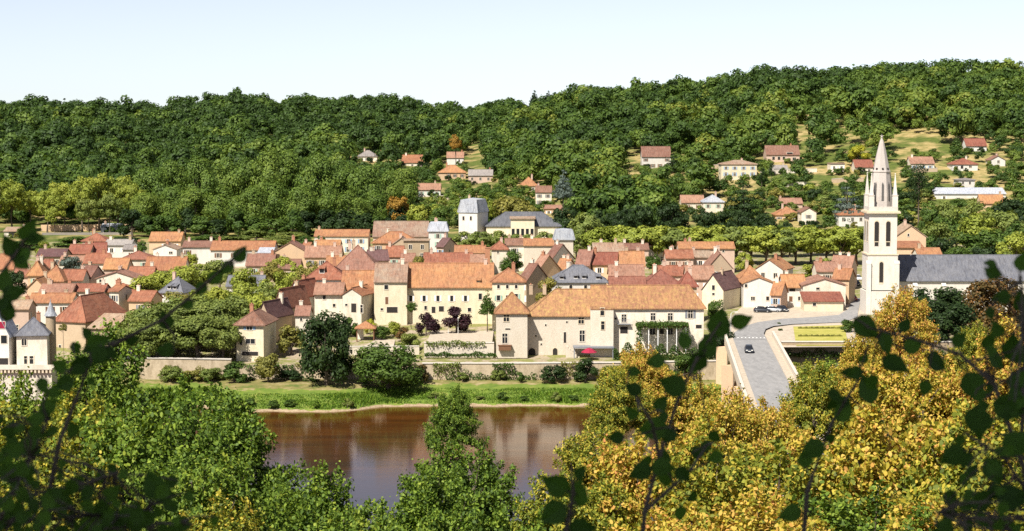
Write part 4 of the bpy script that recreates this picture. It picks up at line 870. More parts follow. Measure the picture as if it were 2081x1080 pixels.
# ---------------------------------------------------------------- trees
def crown(seed, n, kind, ls, K=16, fill=.25, k=4, cr=.30, nz=.42):
    """leaf faces of a crown of unit height and unit width: (n*k, 3)"""
    g = np.random.default_rng(seed)
    def dirs(m): v = g.normal(size=(m,3)); return v/np.linalg.norm(v, axis=1)[:, None]
    if kind in ('round','broad','bush','tall','ball','open'):
        z0, z1 = dict(round=(.1,1), broad=(.12,1), bush=(-.14,1), tall=(.03,1), ball=(.2,1), open=(.22,1))[kind]
        c = np.array([0,0,(z0+z1)/2]); rad = np.array([.5,.5,(z1-z0)/2])
        d = dirs(K*3); d = d[d[:,2] > (-.8 if kind != 'bush' else -.72)][:K]; K = len(d)
        rr = g.uniform(.5,.78,K) if kind != 'ball' else g.uniform(.66,.8,K)
        cc = d*rr[:,None]; cs = g.uniform(.75,1.3,K)*cr
        if kind == 'tall': cc[:,:2] *= (1-.35*np.clip(cc[:,2:3],-.2,1))
    elif kind in ('cone','cedar'):
        lv = 9 if kind == 'cone' else 6; cc = []; cs = []
        for i in range(lv):
            t = (i+.3)/lv; r = (1-t)**.85*(.8 if kind == 'cone' else .85); m = max(1, int((10 if kind == 'cone' else 8)*(1-t)))
            for j in range(m):
                a = 2*math.pi*(j+g.random())/m; cc.append((r*math.cos(a)*g.uniform(.6,1), r*math.sin(a)*g.uniform(.6,1), -1+2*t+g.uniform(-.05,.05))); cs.append((.15+.22*(1-t))*(1 if kind == 'cone' else 1.15))
        cc = np.array(cc); cs = np.array(cs); K = len(cc); c = np.array([0,0,.54]); rad = np.array([.5,.5,.46])
    elif kind in ('spray','sprayb'):            # leafy twigs reaching out past an open inside
        c = np.array([0,0,.52]); rad = np.array([.5,.5,.48 if kind == 'spray' else .4]); d = dirs(K*3); d = d[d[:,2] > -.7][:K]; K = len(d)
        cc = d*np.where(g.random(K) < .25, g.uniform(.45,.75,K), g.uniform(.72,1.12,K))[:,None]
        if kind == 'spray': cc[:,:2] *= (1-.38*np.clip(cc[:,2:3],-.3,1))
        cs = np.full(K, cr)
    else:                                       # column
        m = 16; t = (np.arange(m)+.5)/m; a = g.uniform(0,6.28,m); r = .45*np.sin(np.pi*np.clip(t*.9+.08,0,1))**.6
        cc = np.stack([r*np.cos(a), r*np.sin(a), -1+2*t], 1); cs = np.full(m,.42); K = m; c = np.array([0,0,.53]); rad = np.array([.5,.5,.47])
    w = cs**2; ki = g.choice(K, n, p=w/w.sum()); d = dirs(n)
    r = cs[ki]*(g.uniform(.55,1.08,n))
    sq = np.array([1,1,.8]) if kind not in ('cedar',) else np.array([1.25,1.25,.3])
    if kind in ('cone','column'): sq = np.array([1,1,.45])
    p = cc[ki]+d*r[:,None]*sq
    if kind in ('spray','sprayb'):
        og = cc*np.array([.25,.25,.3])-np.array([0,0,.12]); sg = .42+.6*g.beta(2.0,1.0,n)
        p = og[ki]*(1-sg[:,None])+cc[ki]*sg[:,None]+g.normal(size=(n,3))*(cr*.42*(1.35-.75*sg))[:,None]
        fill = 0
    ins = g.random(n) < fill*.4; p[ins] = cc[ki][ins]*g.uniform(.2,.9,(ins.sum(),1))+d[ins]*.12
    out = p/np.maximum(np.linalg.norm(p, axis=1)[:,None], .05)
    nm = d*.75+out*.5+np.array([0,0,.25])+g.normal(size=(n,3))*nz; nm /= np.linalg.norm(nm,axis=1)[:,None]
    if kind in ('spray','sprayb'): nm = out*.4+np.array([0,0,.45])+g.normal(size=(n,3))*.5; nm /= np.linalg.norm(nm,axis=1)[:,None]
    pos = c+p*rad; tint = g.random(K)[ki]
    t1 = np.cross(nm, g.normal(size=(n,3))); t1 /= np.linalg.norm(t1,axis=1)[:,None]; t2 = np.cross(nm, t1)
    s = ls*g.uniform(.65,1.35,n)[:,None]
    if k == 4: q = [t1*.62, t2*.42, -t1*.62, -t2*.42]
    else: q = [t1*.7, t1*.2+t2*.42+nm*.08, -t1*.4+t2*.34, -t1*.62, -t1*.4-t2*.34, t1*.2-t2*.42+nm*.08]
    co = np.stack([pos+v*s for v in q], 1).reshape(-1,3)
    return co, cc*rad+c, cs, tint
def trunk_mesh(name, cc, seed, r0=.028, top=.6, limbs=9, cl=None):
    g = random.Random(seed); b = MB()
    j = lambda s: g.uniform(-s, s)
    P = [Vector((0,0,-.04)), Vector((j(.01),j(.01),.12)), Vector((j(.03),j(.03),.3)), Vector((j(.04),j(.04),top*.8)), Vector((j(.05),j(.05),top))]
    b.tube(P, [r0*1.25,r0,r0*.8,r0*.5,r0*.22], 7)
    idx = list(range(len(cc))); g.shuffle(idx)
    for i in idx[:limbs]:
        e = Vector(cc[i]); t = g.uniform(.3,.75); s = P[1].lerp(P[3], t); m = s.lerp(e, .5)+Vector((j(.03),j(.03),-.02+j(.02)))
        b.tube([s, m, e], [r0*.5,r0*.33,r0*.1], 5)
    return b.mesh(name, ['bark'])
PROTO = {}
def proto(key, kind, n, ls, seeds, **k):
    out = []; tk = k.pop('trunk', {})
    for s in seeds:
        co, cc, cs, ti = crown(s, n, kind, ls, **k)
        out.append((npmesh('crown_'+key, co, k.get('k', 4), ['Lgreen'], ti), trunk_mesh('trunk_'+key, cc, s, **tk), co))
    PROTO[key] = out
proto('round','round',3200,.05,(1,2,3,4), K=22, cr=.28)
proto('broad','broad',3600,.045,(5,6,7), K=24, cr=.26)
proto('big','tall',7000,.03,(8,9,10,11), K=22, cr=.33, nz=.3, trunk=dict(r0=.02))
proto('tallthin','open',4600,.034,(12,13,14), K=34, cr=.22, trunk=dict(r0=.016, top=.75))
proto('bush','bush',2600,.062,(15,16,17), K=16, cr=.3, trunk=dict(r0=.03, top=.5))
proto('ball','ball',2600,.055,(18,19), K=26, cr=.26)
proto('cone','cone',2600,.05,(20,21), trunk=dict(r0=.02, top=.9, limbs=4))
proto('cedar','cedar',3000,.05,(22,23), trunk=dict(r0=.025, top=.9))
proto('column','column',2600,.035,(24,25), trunk=dict(r0=.018, top=.8))
proto('dense','broad',6500,.036,(26,27), K=40, cr=.24)
proto('full','bush',8000,.034,(28,29), K=60, cr=.22)
proto('near','spray',34000,.0155,(30,31,32), K=210, cr=.15, k=6, trunk=dict(r0=.018, top=.85, limbs=60))
proto('nearb','sprayb',34000,.0155,(33,34,35), K=210, cr=.15, k=6, trunk=dict(r0=.02, top=.8, limbs=60))
TR = random.Random(5)
def setm(o, mat): o.material_slots[0].link = 'OBJECT'; o.material_slots[0].material = M[mat]
def tree(name, label, px, ytop, wpx, Y, key, mat, group=None, cat='tree', hmin=2.0, zb=None, hmul=None):
    p = at(px, ytop, Y); g = gz(p.x, Y) if zb is None else zb
    h = max(p.z-g, hmin); w = wpx/ppm(Y)*1.04
    t = empty(name, (p.x, Y, g), TR.uniform(0, 6.28), label=label, category=cat, group=group)
    cm, tm, _ = TR.choice(PROTO[key])
    cr_ = link('crown', cm, t); setm(cr_, mat); tr_ = link('trunk', tm, t)
    if h > 1.4*w:                              # a crown on a longer bole
        c = 1.35*w; cr_.scale = (w, w, c); cr_.location = (0, 0, h-c); tr_.scale = (w, w, c); tr_.location = (0, 0, h-c)
        b = MB(); b.tube([(0,0,-.3), (.15,-.1,(h-c)*.5), (0,0,h-c*.9)], [w*.034,w*.028,w*.02], 7); b.build('bole', 'bark', t)
    else:
        cr_.scale = (w, w, h); k = max(w, h*.6); tr_.scale = (k, k, h)
    return t
G = 'big trees of the dark wood edge behind the town'
for i, (px, yt, w, Y) in enumerate([(275,352,80,765),(315,335,85,760),(360,330,90,772),(405,322,85,758),(450,316,90,765),(500,312,95,770),(545,305,90,760),(590,308,95,768),(640,312,95,758),(690,318,90,765),(735,330,85,760),(775,345,80,765),(815,338,75,780),
    (300,390,75,735),(350,380,80,738),(400,385,80,732),(450,375,85,736),(505,382,80,730),(555,372,85,735),(610,380,80,730),(660,378,85,736),(710,385,80,728),(755,395,70,735)]):
    tree('plane_tree', 'tall full green tree in the dense wood edge behind the town roofs', px, yt-8, w*1.15, Y, 'big', 'Ledge', G)
G = 'dark undergrowth of the wood edge'
for i in range(17):
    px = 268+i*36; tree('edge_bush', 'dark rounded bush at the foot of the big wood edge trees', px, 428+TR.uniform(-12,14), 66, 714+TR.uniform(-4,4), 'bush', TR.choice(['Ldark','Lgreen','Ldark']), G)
G = 'yellowish trees with bare trunks'
for px, yt, w, Y in [(-10,352,70,730),(22,358,60,738),(60,375,55,748),(95,372,55,735),(130,355,60,745),(165,352,60,738),(200,345,62,744),(238,342,65,750),(268,362,50,745),(110,395,45,728),(180,392,50,726),(222,388,50,728)]:
    tree('poplar_tree', 'yellowish tree with bare trunk in the line behind the left roofs', px, yt, w*1.25, Y, 'tallthin', TR.choice(['Llime','Llime','Lplane']), G)
G = 'esplanade plane trees'
for i in range(18):
    px = 1222+i*30.5; tree('pollarded_plane', 'round-headed light green plane tree in the long esplanade row', px, 459+TR.uniform(-4,4), 88, 600+TR.uniform(-4,4), 'ball', 'Llime' if TR.random() < .75 else 'Lplane', G)
for i in range(11):
    px = 1245+i*45; tree('pollarded_plane', 'round-headed light green plane tree in the long esplanade row', px, 459+TR.uniform(-3,4), 74, 628+TR.uniform(-4,4), 'ball', 'Llime', G)
for i in range(13):  # dark bushes added to imitate the shade beneath the plane row
    px = 1235+i*40; tree('shade_bush', 'dark bush added to stand in for the shade under the light esplanade trees', px, 507+TR.uniform(-3,3), 56, 650, 'bush', 'Ldark', 'added dark bushes standing in for shade under the esplanade trees')
for px, yt, w in [(948,470,45),(978,468,46),(1010,468,42),(1045,474,38),(1075,474,36),(1108,470,38)]:
    tree('pollarded_plane', 'light green plane tree in the short row before the slate hall', px, yt, w*1.4, 622, 'ball', 'Lplane', 'plane trees before the slate hall')
tree('round_tree','big light green globe-headed tree right of the slate hall',1192,431,80,640,'ball','Lplane')
tree('round_tree','smaller light green globe-headed tree below the big globe',1172,462,56,605,'ball','Lplane')
G = 'dark round trees above the esplanade'
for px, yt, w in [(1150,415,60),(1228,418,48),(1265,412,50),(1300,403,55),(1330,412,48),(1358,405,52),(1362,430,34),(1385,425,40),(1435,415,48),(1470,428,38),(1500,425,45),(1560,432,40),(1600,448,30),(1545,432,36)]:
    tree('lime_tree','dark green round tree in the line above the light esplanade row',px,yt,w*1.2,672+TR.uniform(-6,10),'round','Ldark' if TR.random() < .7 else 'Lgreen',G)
for a in [
 ('oak_tree','orange-brown tree at the foot of the dark wood',808,393,56,716,'round','Lautumn'),
 ('oak_tree','small golden tree at the top of the mown lane',926,272,30,1010,'round','Lautumn'),
 ('lime_tree','yellow-green tree right of the orange-brown one',850,410,50,705,'round','Llime'),
 ('lime_tree','mid green tree between the orange-brown tree and the tower villa',895,415,60,690,'round','Lgreen'),
 ('lime_tree','broad olive-green tree behind the slate hall',1045,388,105,705,'broad','Lolive'),
 ('lime_tree','fresh green tree between the tower villa and the slate hall',985,392,50,720,'round','Llime'),
 ('blue_spruce','grey-blue conifer standing out against the dark wood',1145,341,46,735,'cone','Lblue'),
 ('cedar_tree','dark cedar right of the slate-roofed pair of houses',1510,366,80,735,'cedar','Ldark'),
 ('cedar_tree','grey-green spreading cedar left of the church spire',1722,372,62,740,'cedar','Lblue'),
 ('cedar_tree','dark cedar beside the large white villa',1368,310,42,905,'cedar','Ldark'),
 ('poplar_column','tall dark green column of a poplar right of the spire',1868,336,56,688,'column','Ldark'),
 ('poplar_column','dark slim cypress right of the pale yellow villa',1568,332,18,830,'column','Ldark'),
 ('poplar_column','second dark slim cypress touching the pale yellow villa',1548,340,20,828,'column','Ldark'),
 ('mimosa_tree','bright yellow tree left of the spire',1745,294,46,885,'round','Lyellow'),
 ('yellow_tree','yellow-green wide tree on the upper slope',1372,248,50,1060,'broad','Lyellow'),
 ('yellow_tree','pale yellow-green tree right of the wide yellow one',1432,248,40,1075,'round','Llime'),
 ('conifer_tree','left one of two pointed conifers alone on the skyline',1086,182,22,1375,'cone','Ldark'),
 ('conifer_tree','right one of two pointed conifers alone on the skyline',1114,183,20,1378,'cone','Ldark'),
 ('ridge_tree','broad dome-headed tree rising above the ridge line',1378,157,62,1240,'broad','Ldark'),
 ('ridge_tree','small tree standing up from the skyline, left of the pair',447,191,32,1345,'round','Lwood'),
 ('ridge_tree','taller small tree standing up from the skyline, right of the pair',487,187,30,1345,'round','Lwood'),
 ('ridge_tree','lone round tree on the skyline above the dark wood',591,196,26,1350,'round','Lwood'),
 ('ridge_tree','ragged tree at the dip in the skyline',908,206,26,1370,'tallthin','Lwood'),
 ('cypress_tree','slim dark cypress in the dip of the skyline',932,219,10,1300,'column','Ldark'),
 ('cypress_tree','second slim dark cypress in the dip of the skyline',946,224,10,1300,'column','Ldark'),
 ('yellow_tree','yellow-green round tree before the esplanade beside the pink gable',1513,512,40,522,'ball','Llime'),
 ('garden_shrub','bright green round shrub near the street by the church',1678,522,34,560,'bush','Llime'),
 ('garden_shrub','wide bright green hedge-like shrub before the esplanade',1648,536,48,548,'bush','Llime'),
 ('cedar_tree','grey-blue cedar among the left roofs',142,516,54,545,'round','Lblue'),
 ('garden_tree','dark green tree behind the red-hipped cream house',1040,507,52,548,'round','Lgreen'),
 ('garden_tree','dark green tree between the pale houses before the esplanade',1328,512,34,566,'round','Lgreen'),
 ('garden_tree','olive bush behind the largest orange roof',850,515,26,505,'bush','Lolive'),
 ('garden_tree','olive and rusty tree left of the grey slate town house',1118,562,62,452,'round','Lolive'),
 ('conifer_tree','dark conifer at the right end of the largest orange roof',990,588,38,440,'cone','Lgreen'),
 ('palm_like_tree','small bright tree before the long cream building',836,610,26,444,'tallthin','Lgreen'),
 ('purple_plum','dark purple tree, smaller of the two in the riverside garden',866,632,52,436,'bush','Lpurple'),
 ('purple_plum','dark purple tree, larger of the two in the riverside garden',928,622,68,438,'bush','Lpurple'),
 ('garden_tree','small dark tree among the roofs near the white gabled house',288,487,26,590,'round','Lgreen'),
 ('garden_tree','yellow-green tree before the long white house behind the avenue',388,508,30,580,'round','Llime'),
 ('garden_tree','dark tree between the roofs at the far left',32,545,52,470,'round','Ldark'),
 ('garden_tree','light green tree above the left roofs',88,488,34,590,'round','Llime'),
 ('garden_tree','round green tree before the thin-roofed long cream building',652,478,24,632,'round','Lgreen'),
 ('park_hedge','long soft green hedge tree at the foot of the dark wood, left part',520,466,80,690,'bush','Lplane'),
 ('park_hedge','soft green hedge tree at the foot of the dark wood, right part',590,468,76,690,'bush','Lplane'),
 ('park_hedge','low dull green hedge behind the peach house with orange roof',420,476,90,672,'bush','Lgreen'),
 ('park_hedge','low green hedge behind the very long orange-pink roof',470,478,80,668,'bush','Lplane'),
 ('park_hedge','low green hedge between the long orange-pink roof and the long cream building',560,478,80,668,'bush','Lplane'),
 ('park_hedge','low green hedge beside the left end of the long cream building',615,478,60,664,'bush','Lgreen'),
 ('park_hedge','low dark hedge behind the white house with pale grey roof',255,478,70,668,'bush','Ldark'),
 ('park_hedge','low dark hedge behind the hipped red house farthest back',150,480,90,668,'bush','Lgreen'),
 ('park_hedge','low dark hedge at the left edge behind the brown low roof',60,486,90,655,'bush','Lgreen'),
 # on the bank
 ('river_tree','biggest dark green tree on the river bank',662,612,134,399,'full','Ldark'),
 ('river_tree','broad dark green tree leaning over the water',788,682,165,399,'full','Lgreen'),
 ('bank_bush','rusty yellow-green bush on the bank',545,708,58,403,'bush','Lolive'),
 ('bank_bush','green bush under the river wall',476,734,64,403,'bush','Lgreen'),
 ('bank_bush','dark green bush below the manor, left of the two',1124,737,58,404.5,'bush','Ldark'),
 ('bank_bush','dark green bush below the manor, right of the two',1190,726,54,405,'bush','Ldark'),
 ('bank_bush','small pointed green shrub at the foot of the quay wall',1058,755,20,404.5,'bush','Lgreen'),
 ('bank_bush','rusty brown bush at the end of the quay wall',862,738,40,405,'bush','Lrust'),
 ('garden_shrub','golden shrub left of the biggest dark river tree',592,656,66,420,'bush','Lolive'),
 ('garden_shrub','bright green shrub right of the biggest dark river tree',712,644,36,436,'bush','Lgreen'),
 ('garden_shrub','bright yellow shrub above the orange garden roof',752,646,30,438,'bush','Lyellow'),
 ('garden_shrub','green shrub beside the garden shelter',776,658,36,434,'bush','Lgreen'),
 ('garden_shrub','lime green shrub above the broad leaning tree',800,648,30,437,'bush','Llime'),
 ('garden_shrub','rust-red shrub in the riverside garden',818,664,34,432,'bush','Lrust'),
 ('garden_shrub','olive shrub climbing behind the broad leaning tree',832,676,52,424,'bush','Lplane'),
 ('palm_tree','small tree with drooping head beside the slate mansion',128,656,20,402,'tallthin','Lolive'),
 ('quay_tree','bright green tree at the right end of the riverside manor',1456,608,46,436,'round','Lgreen'),
 ('quay_tree','dark green tree below the right end of the riverside manor',1462,650,70,410,'full','Ldark'),
 ('square_shrub','green shrub at the right end of the dry lawn',1722,645,34,425,'bush','Lgreen'),
 ('planter_shrub','tiny green shrub in the pale paving of the square, farther of two',1583,661,11,440,'bush','Lgreen'),
 ('planter_shrub','tiny green shrub in the pale paving of the square, nearer of two',1586,671,11,428,'bush','Lgreen'),
 ('church_oak','big dark evergreen oak before the church nave',1905,566,150,430,'full','Ldark'),
 ('church_oak','dark oak lower down before the church nave',1925,600,140,405,'full','Ldark'),
 ('church_oak','rust-brown oak at the right edge before the nave',2020,544,150,415,'full','Lrust'),
 ('church_oak','dark brownish oak below the rust-brown one',2040,610,140,395,'full','Lrust'),
]: tree(*a, hmin=.7 if a[0] in ('planter_shrub','bank_bush') else 1.5)
for px, yt, w, Y, mt in [(500,768,44,406,'Lgreen'),(592,748,54,405,'Ldark'),(630,770,40,404,'Lgreen'),(940,756,32,406,'Lplane'),(1012,748,34,406.5,'Lplane'),(1240,738,56,405,'Lgoldgreen'),(1282,722,64,406,'Lolive'),(430,742,52,405,'Lplane'),(388,748,46,405.5,'Lolive'),(345,738,52,405,'Lplane'),(1335,728,60,406,'Lplane'),(1390,720,60,406,'Lgreen')]:
    tree('wall_foot_bush', 'low leafy bush growing at the foot of the stone river walls', px, yt, w, Y, 'bush', mt, 'bushes at the foot of the river walls', hmin=.8)
for i in range(16):
    px = 455+i*48+TR.uniform(-14,14)
    if 735 < px < 850: continue
    Y = float(bankY(at(px, 825, 392).x))+TR.uniform(1.6,3.6); tree('water_edge_bush', 'small ragged green bush growing in the grass at the water edge', px, proj(at(px,825,Y).x, Y, TR.uniform(1.6,2.8))[1], TR.uniform(20,38), Y, 'bush', TR.choice(['Lgrass','Lgreen','Lplane']), 'bushes at the water edge', hmin=.8)
for px, yt, w, Y, mt in [(1632,724,80,396,'Lgoldgreen'),(1690,716,86,394,'Lfresh'),(1752,706,90,395,'Lgoldgreen'),(1655,748,80,388.5,'Lfresh'),(1725,742,90,389,'Lgold')]:
    tree('thicket_tree', 'yellow-green bushy tree below the retaining wall of the square', px, yt, w, Y, 'full', mt, 'bushy trees below the square')
G = 'plane trees of the riverside car park'
for px, yt, w, Y in [(268,640,70,412),(310,618,90,418),(362,604,95,424),(415,600,95,424),(452,612,80,420),(340,640,90,411),(400,640,95,411),(452,650,60,411),(300,655,70,410.5)]:
    tree('car_park_plane','dusty green plane tree in the dense clump above the river wall',px,yt-8,w*1.45,Y,'dense','Lplane',G)
G = 'avenue of yellow-green trees'
for px, yt, w, Y in [(400,588,70,437),(445,578,72,442),(490,572,72,447),(350,592,66,440),(530,566,70,452),(300,560,60,478),(335,548,60,486),(372,536,58,495),(410,530,58,505),(445,528,55,515),(560,545,60,470),(590,532,56,485),(622,526,52,500),(540,528,56,520),(580,520,45,540),(500,545,50,492),(470,598,70,432),(520,592,70,436),(610,545,45,478)]:
    tree('avenue_tree','yellow-green tree in the avenue running down to the river',px,yt-6,w*1.35,Y,'broad',TR.choice(['Llime','Lplane','Llime','Lolive']),G)
# right slope behind the church and the gardens of the hillside
G = 'trees of the slope behind the church'
for px, yt, w, Y in [(1900,445,60,610),(1945,425,70,640),(1990,430,75,620),(2040,420,80,630),(2080,440,70,600),(1920,480,60,560),(1965,470,70,570),(2015,460,75,575),(2065,470,70,565),(1985,400,60,680),(2050,395,60,690),(1925,405,55,680),(1890,415,45,660),(1885,470,45,580),(2090,400,60,650),(1945,500,50,545),(2000,495,60,545),(2060,505,60,540)]:
    tree('slope_tree','bushy tree on the slope right of the church spire',px,yt,w*1.25,Y,'round',TR.choice(['Lgreen','Ldark','Lplane','Lgreen','Ldark','Llime','Lgreen']),G)
# creeper and planting on walls, grass of the bank: masses of leaves
def leaf_mass(name, pts, sz, mat, parent=None, seed=0, up=.5):
    g = np.random.default_rng(seed); n = len(pts); nm = g.normal(size=(n,3))+np.array([0,-.4,up]); nm /= np.linalg.norm(nm,axis=1)[:,None]
    t1 = np.cross(nm, g.normal(size=(n,3))); t1 /= np.linalg.norm(t1,axis=1)[:,None]; t2 = np.cross(nm,t1); s = sz*g.uniform(.6,1.4,n)[:,None]
    co = np.stack([pts+t1*s*.6, pts+t2*s*.4, pts-t1*s*.6, pts-t2*s*.4],1).reshape(-1,3)
    return link(name, npmesh(name, co, 4, [mat]), parent)
g = np.random.default_rng(8)
t, L, h, D = PERG; n = 3600
P = np.stack([g.uniform(-.6,L+.6,n), g.uniform(-.5,D,n), h+.35+g.normal(0,.28,n)],1); m = 1200
P2 = np.stack([g.choice([-.2,L*.02,L*.98,L+.3],m)+g.normal(0,.25,m), g.normal(0,.3,m), g.uniform(-2.5,h,m)],1)
leaf_mass('creeper', np.concatenate([P,P2]), .34, 'Lgreen', t, 1)
def planting(name, label, x0, x1, Y, z0, dz, mat, n, seed, drop=0, cat='planting'):
    g = np.random.default_rng(seed); x = g.uniform(x0,x1,n); hh = dz*(.35+.65*np.abs(np.sin(x*.9+seed)*np.sin(x*.37+2*seed)))
    P = np.stack([x, Y+g.normal(0,.45,n), z0-drop*g.random(n)**2+hh*g.random(n)],1); tag(leaf_mass(name, P, .3, mat, None, seed), label, cat)
planting('wall_planting','green planting along the foot of the garden terrace wall',q(862,415),q(1010,415),416.4,7.2,1.1,'Lgreen',1600,21)
planting('wall_planting','trailing green plants on top of the garden terrace wall',q(866,418),q(985,418),417.9,9.9,.8,'Lplane',1200,22,.9)
planting('wall_creeper','leafy weeds growing on the face of the quay wall',q(905,407),q(1090,407),407.2,3.3,2.6,'Lgreen',1100,23)
planting('wall_creeper','yellow-green climbers over the stone river wall',q(330,407),q(470,407),407.0,3,3.6,'Lolive',2200,24)
planting('wall_creeper','thick creeper hanging over the coping of the quay wall beside the rusty brown bush',q(880,407.3),q(935,407.3),407.2,6.7,.5,'Lplane',700,31,2.6)
planting('wall_creeper','creeper hanging down the quay wall below the pavilion of the manor',q(1000,407.3),q(1045,407.3),407.2,6.7,.4,'Lgreen',520,32,3.0)
planting('wall_creeper','ragged creeper on the quay wall between the two dark green bushes',q(1140,407.3),q(1180,407.3),407.2,6.8,.5,'Lolive',480,33,2.8)
planting('wall_creeper','creeper spilling over the low bank wall under the cream riverside house',q(500,407.3),q(600,407.3),407.2,6.3,.7,'Lgreen',900,34,2.6)
planting('garden_hedge','dark green hedge along the foot of the retaining wall of the square',bw_.x,bw_.x+40,399.6,9.2,2.2,'Lgreen',2600,25)
planting('manor_planting','green bushes under the pergola of the white wing',q(1246,416),q(1420,416),414.6,6.4,4.2,'Lgreen',5200,26)
planting('wall_weeds','tufts of yellowish weeds along the top of the low bank wall',q(600,408),q(860,408),407.4,6,1.0,'Lolive',900,27)
def grass():
    g = np.random.default_rng(4); n = 42000; x = g.uniform(-118, 45, n); t = g.uniform(1.4, 8.2, n); y = bankY(x)+t; z = ground(x, y); lush = np.clip(.5+.5*np.sin(x*.16)+.35*np.sin(x*.5+t), .15, 1.4)
    keep = (y < 405) & (g.random(n) < .35+.6*lush*np.clip(t/3,0,1)); x, y, z, lush = x[keep], y[keep], z[keep], lush[keep]; n = len(x); hh = (.2+.5*lush*g.random(n)*np.where(x < -20, 1.1, .8))[:,None]
    b = np.stack([x,y,z],1); a = g.uniform(0,6.28,n); s = np.stack([np.cos(a),np.sin(a),0*a],1)*.13; tip = b+np.stack([g.normal(0,.2,n),g.normal(0,.2,n),hh[:,0]],1)
    tag(link('bank_grass', npmesh('bank_grass', np.stack([b-s,b+s,tip],1).reshape(-1,3), 3, ['Lgrass'])), kind='stuff')
grass()
# ---------------------------------------------------------------- the wooded hill: the 300 nearest trees one by one, the rest as one wood
CLEAR = [(1812,270,1920,300),(1638,228,1656,268),(1618,264,1656,276),(955,292,976,340),(1274,316,1304,336),(1712,264,1722,285),(1748,264,1758,282),(1645,340,1690,356),(1800,345,1835,372),(100,458,300,473)]
def forest():
    g = np.random.default_rng(17); P = []
    Y = 700.0
    while Y < 1420:
        sp = 7.6+.0026*(Y-700)*1.2; xs = np.arange(-.30*Y-20, .30*Y+20, sp)+g.uniform(-2.6,2.6)
        for x in xs:
            xx, yy = x+g.normal(0,1.9), Y+g.normal(0,2.2); P.append((xx,yy))
        Y += sp*.92
    P = np.array(P); Z = ground(P[:,0], P[:,1]); keep = []
    for (x,y),z in zip(P,Z):
        px, pb = proj(x,y,z); u = px
        Ys = ip(u, [-500,0,850,1000,2081], [775,778,760,722,700])
        if y < Ys: continue
        gard = u > 840 and y < ip(u, [840,1000,1250,1500,2081], [900,900,840,900,930]) and not (1120 < u < 1480 and y < 830)
        R_ = g.uniform(2.4,4.6) if gard else 3.3+6.6*g.random()**2; h = R_*g.uniform(1.5,2.1)+(1.5 if not gard else 0)
        if gard and g.random() < .1: continue
        k = ppm(y); x0, x1, yt = px-R_*k*.8, px+R_*k*.8, pb-h*k; bad = False
        for (a,b_,t_,bt,Yh) in RECTS:
            if Yh > 690 and x1 > a-1 and x0 < b_+1:
                if y < Yh+4 and yt < bt-(bt-t_)*.45 and pb > t_ and x1 > a+2 and x0 < b_-2: bad = True; break
                if abs(y-Yh-5) < 9 and x1 > a and x0 < b_: bad = True; break
        if not bad:
            for (a,t_,b_,bt) in CLEAR:
                if a-R_*k*.35 < px < b_+R_*k*.35 and yt < bt-3 and pb > t_+2: bad = True; break
        if not bad: keep.append((x,y,z,R_,h,gard,px))
    keep.sort(key=lambda q_: q_[1]-(60 if q_[5] else 0))
    far = [crown(60+i, 720, kd, .078, K=12, cr=.34, nz=.25)[0] for i, kd in enumerate(('round','round','broad','broad','tall','round','broad','cone'))]
    ms = []
    for i, kd in enumerate(('round','broad','round','tall','broad')):
        cw = crown(70+i, 1100, kd, .075, K=15, cr=.31, nz=.28); ms.append(npmesh('woodland_tree', cw[0], 4, ['Lwood'], cw[3]))
    near = keep[:300]; rest = keep[300:]
    for (x,y,z,R_,h,gard,px) in near:
        o = link('woodland_tree' if not gard else 'hillside_tree', TR.choice(ms)); setm(o, TR.choice(['Lwood','Lwood','Lgreen','Lplane','Ldark','Lolive','Llime']) if gard else 'Lwood'); o.location = (x,y,z-.3); o.rotation_euler = (0,0,TR.uniform(0,6.28)); o.scale = (2*R_,2*R_,h)
        if gard: tag(o, 'green tree among the gardens and houses of the hillside', 'tree', 'trees among the hillside houses')
        else: tag(o, 'dark green broadleaf tree in the lower edge of the hillside wood', 'tree', 'trees at the lower edge of the wood')
    cos = []; tints = []
    for (x,y,z,R_,h,gard,px) in rest:
        c = far[g.integers(len(far)-(0 if g.random() < .3 else 1))]; a = g.uniform(0,6.28); ca, sa = math.cos(a), math.sin(a)
        v = np.empty_like(c); v[:,0] = (c[:,0]*ca-c[:,1]*sa)*2*R_+x; v[:,1] = (c[:,0]*sa+c[:,1]*ca)*2*R_+y; v[:,2] = c[:,2]*h+z-.3
        cos.append(v); tints.append(np.full(len(c)//4, np.clip(g.beta(1.1,1.9)+.16*math.sin(x*.07+2*math.sin(y*.05))+.22*math.sin(x*.021+1)*math.sin(y*.017)-(.2 if px < 860 else -.06)-.16*sst((y-950)/250),0,1)))
    me = npmesh('forest', np.concatenate(cos), 4, ['Lforest']); at_ = me.attributes.new('tint','FLOAT','FACE'); at_.data.foreach_set('value', np.concatenate(tints).astype(np.float32))
    tag(link('forest', me), kind='stuff')
    print('FOREST', len(near), len(rest))
forest()
HR = random.Random(21)
for t_ in HILL:
    xL, xR, yb = t_[0], t_[1], t_[4]; Yh = float(hit((xL+xR)/2, yb).y)
    for k in range(3):
        px = HR.uniform(xL-10, xR+10); Y = Yh-HR.uniform(3, 7); p = at(px, yb, Y); g0 = gz(p.x, Y); hh = HR.uniform(1.6, 4.0)
        yt = proj(p.x, Y, g0+hh)[1]; tree('house_shrub', 'rounded garden shrub standing close before one of the hillside houses', px, yt, hh*HR.uniform(1.0,1.6)*ppm(Y), Y, 'bush', HR.choice(['Lgreen','Ldark','Lplane','Lolive']), 'shrubs before the hillside houses', hmin=1.2)
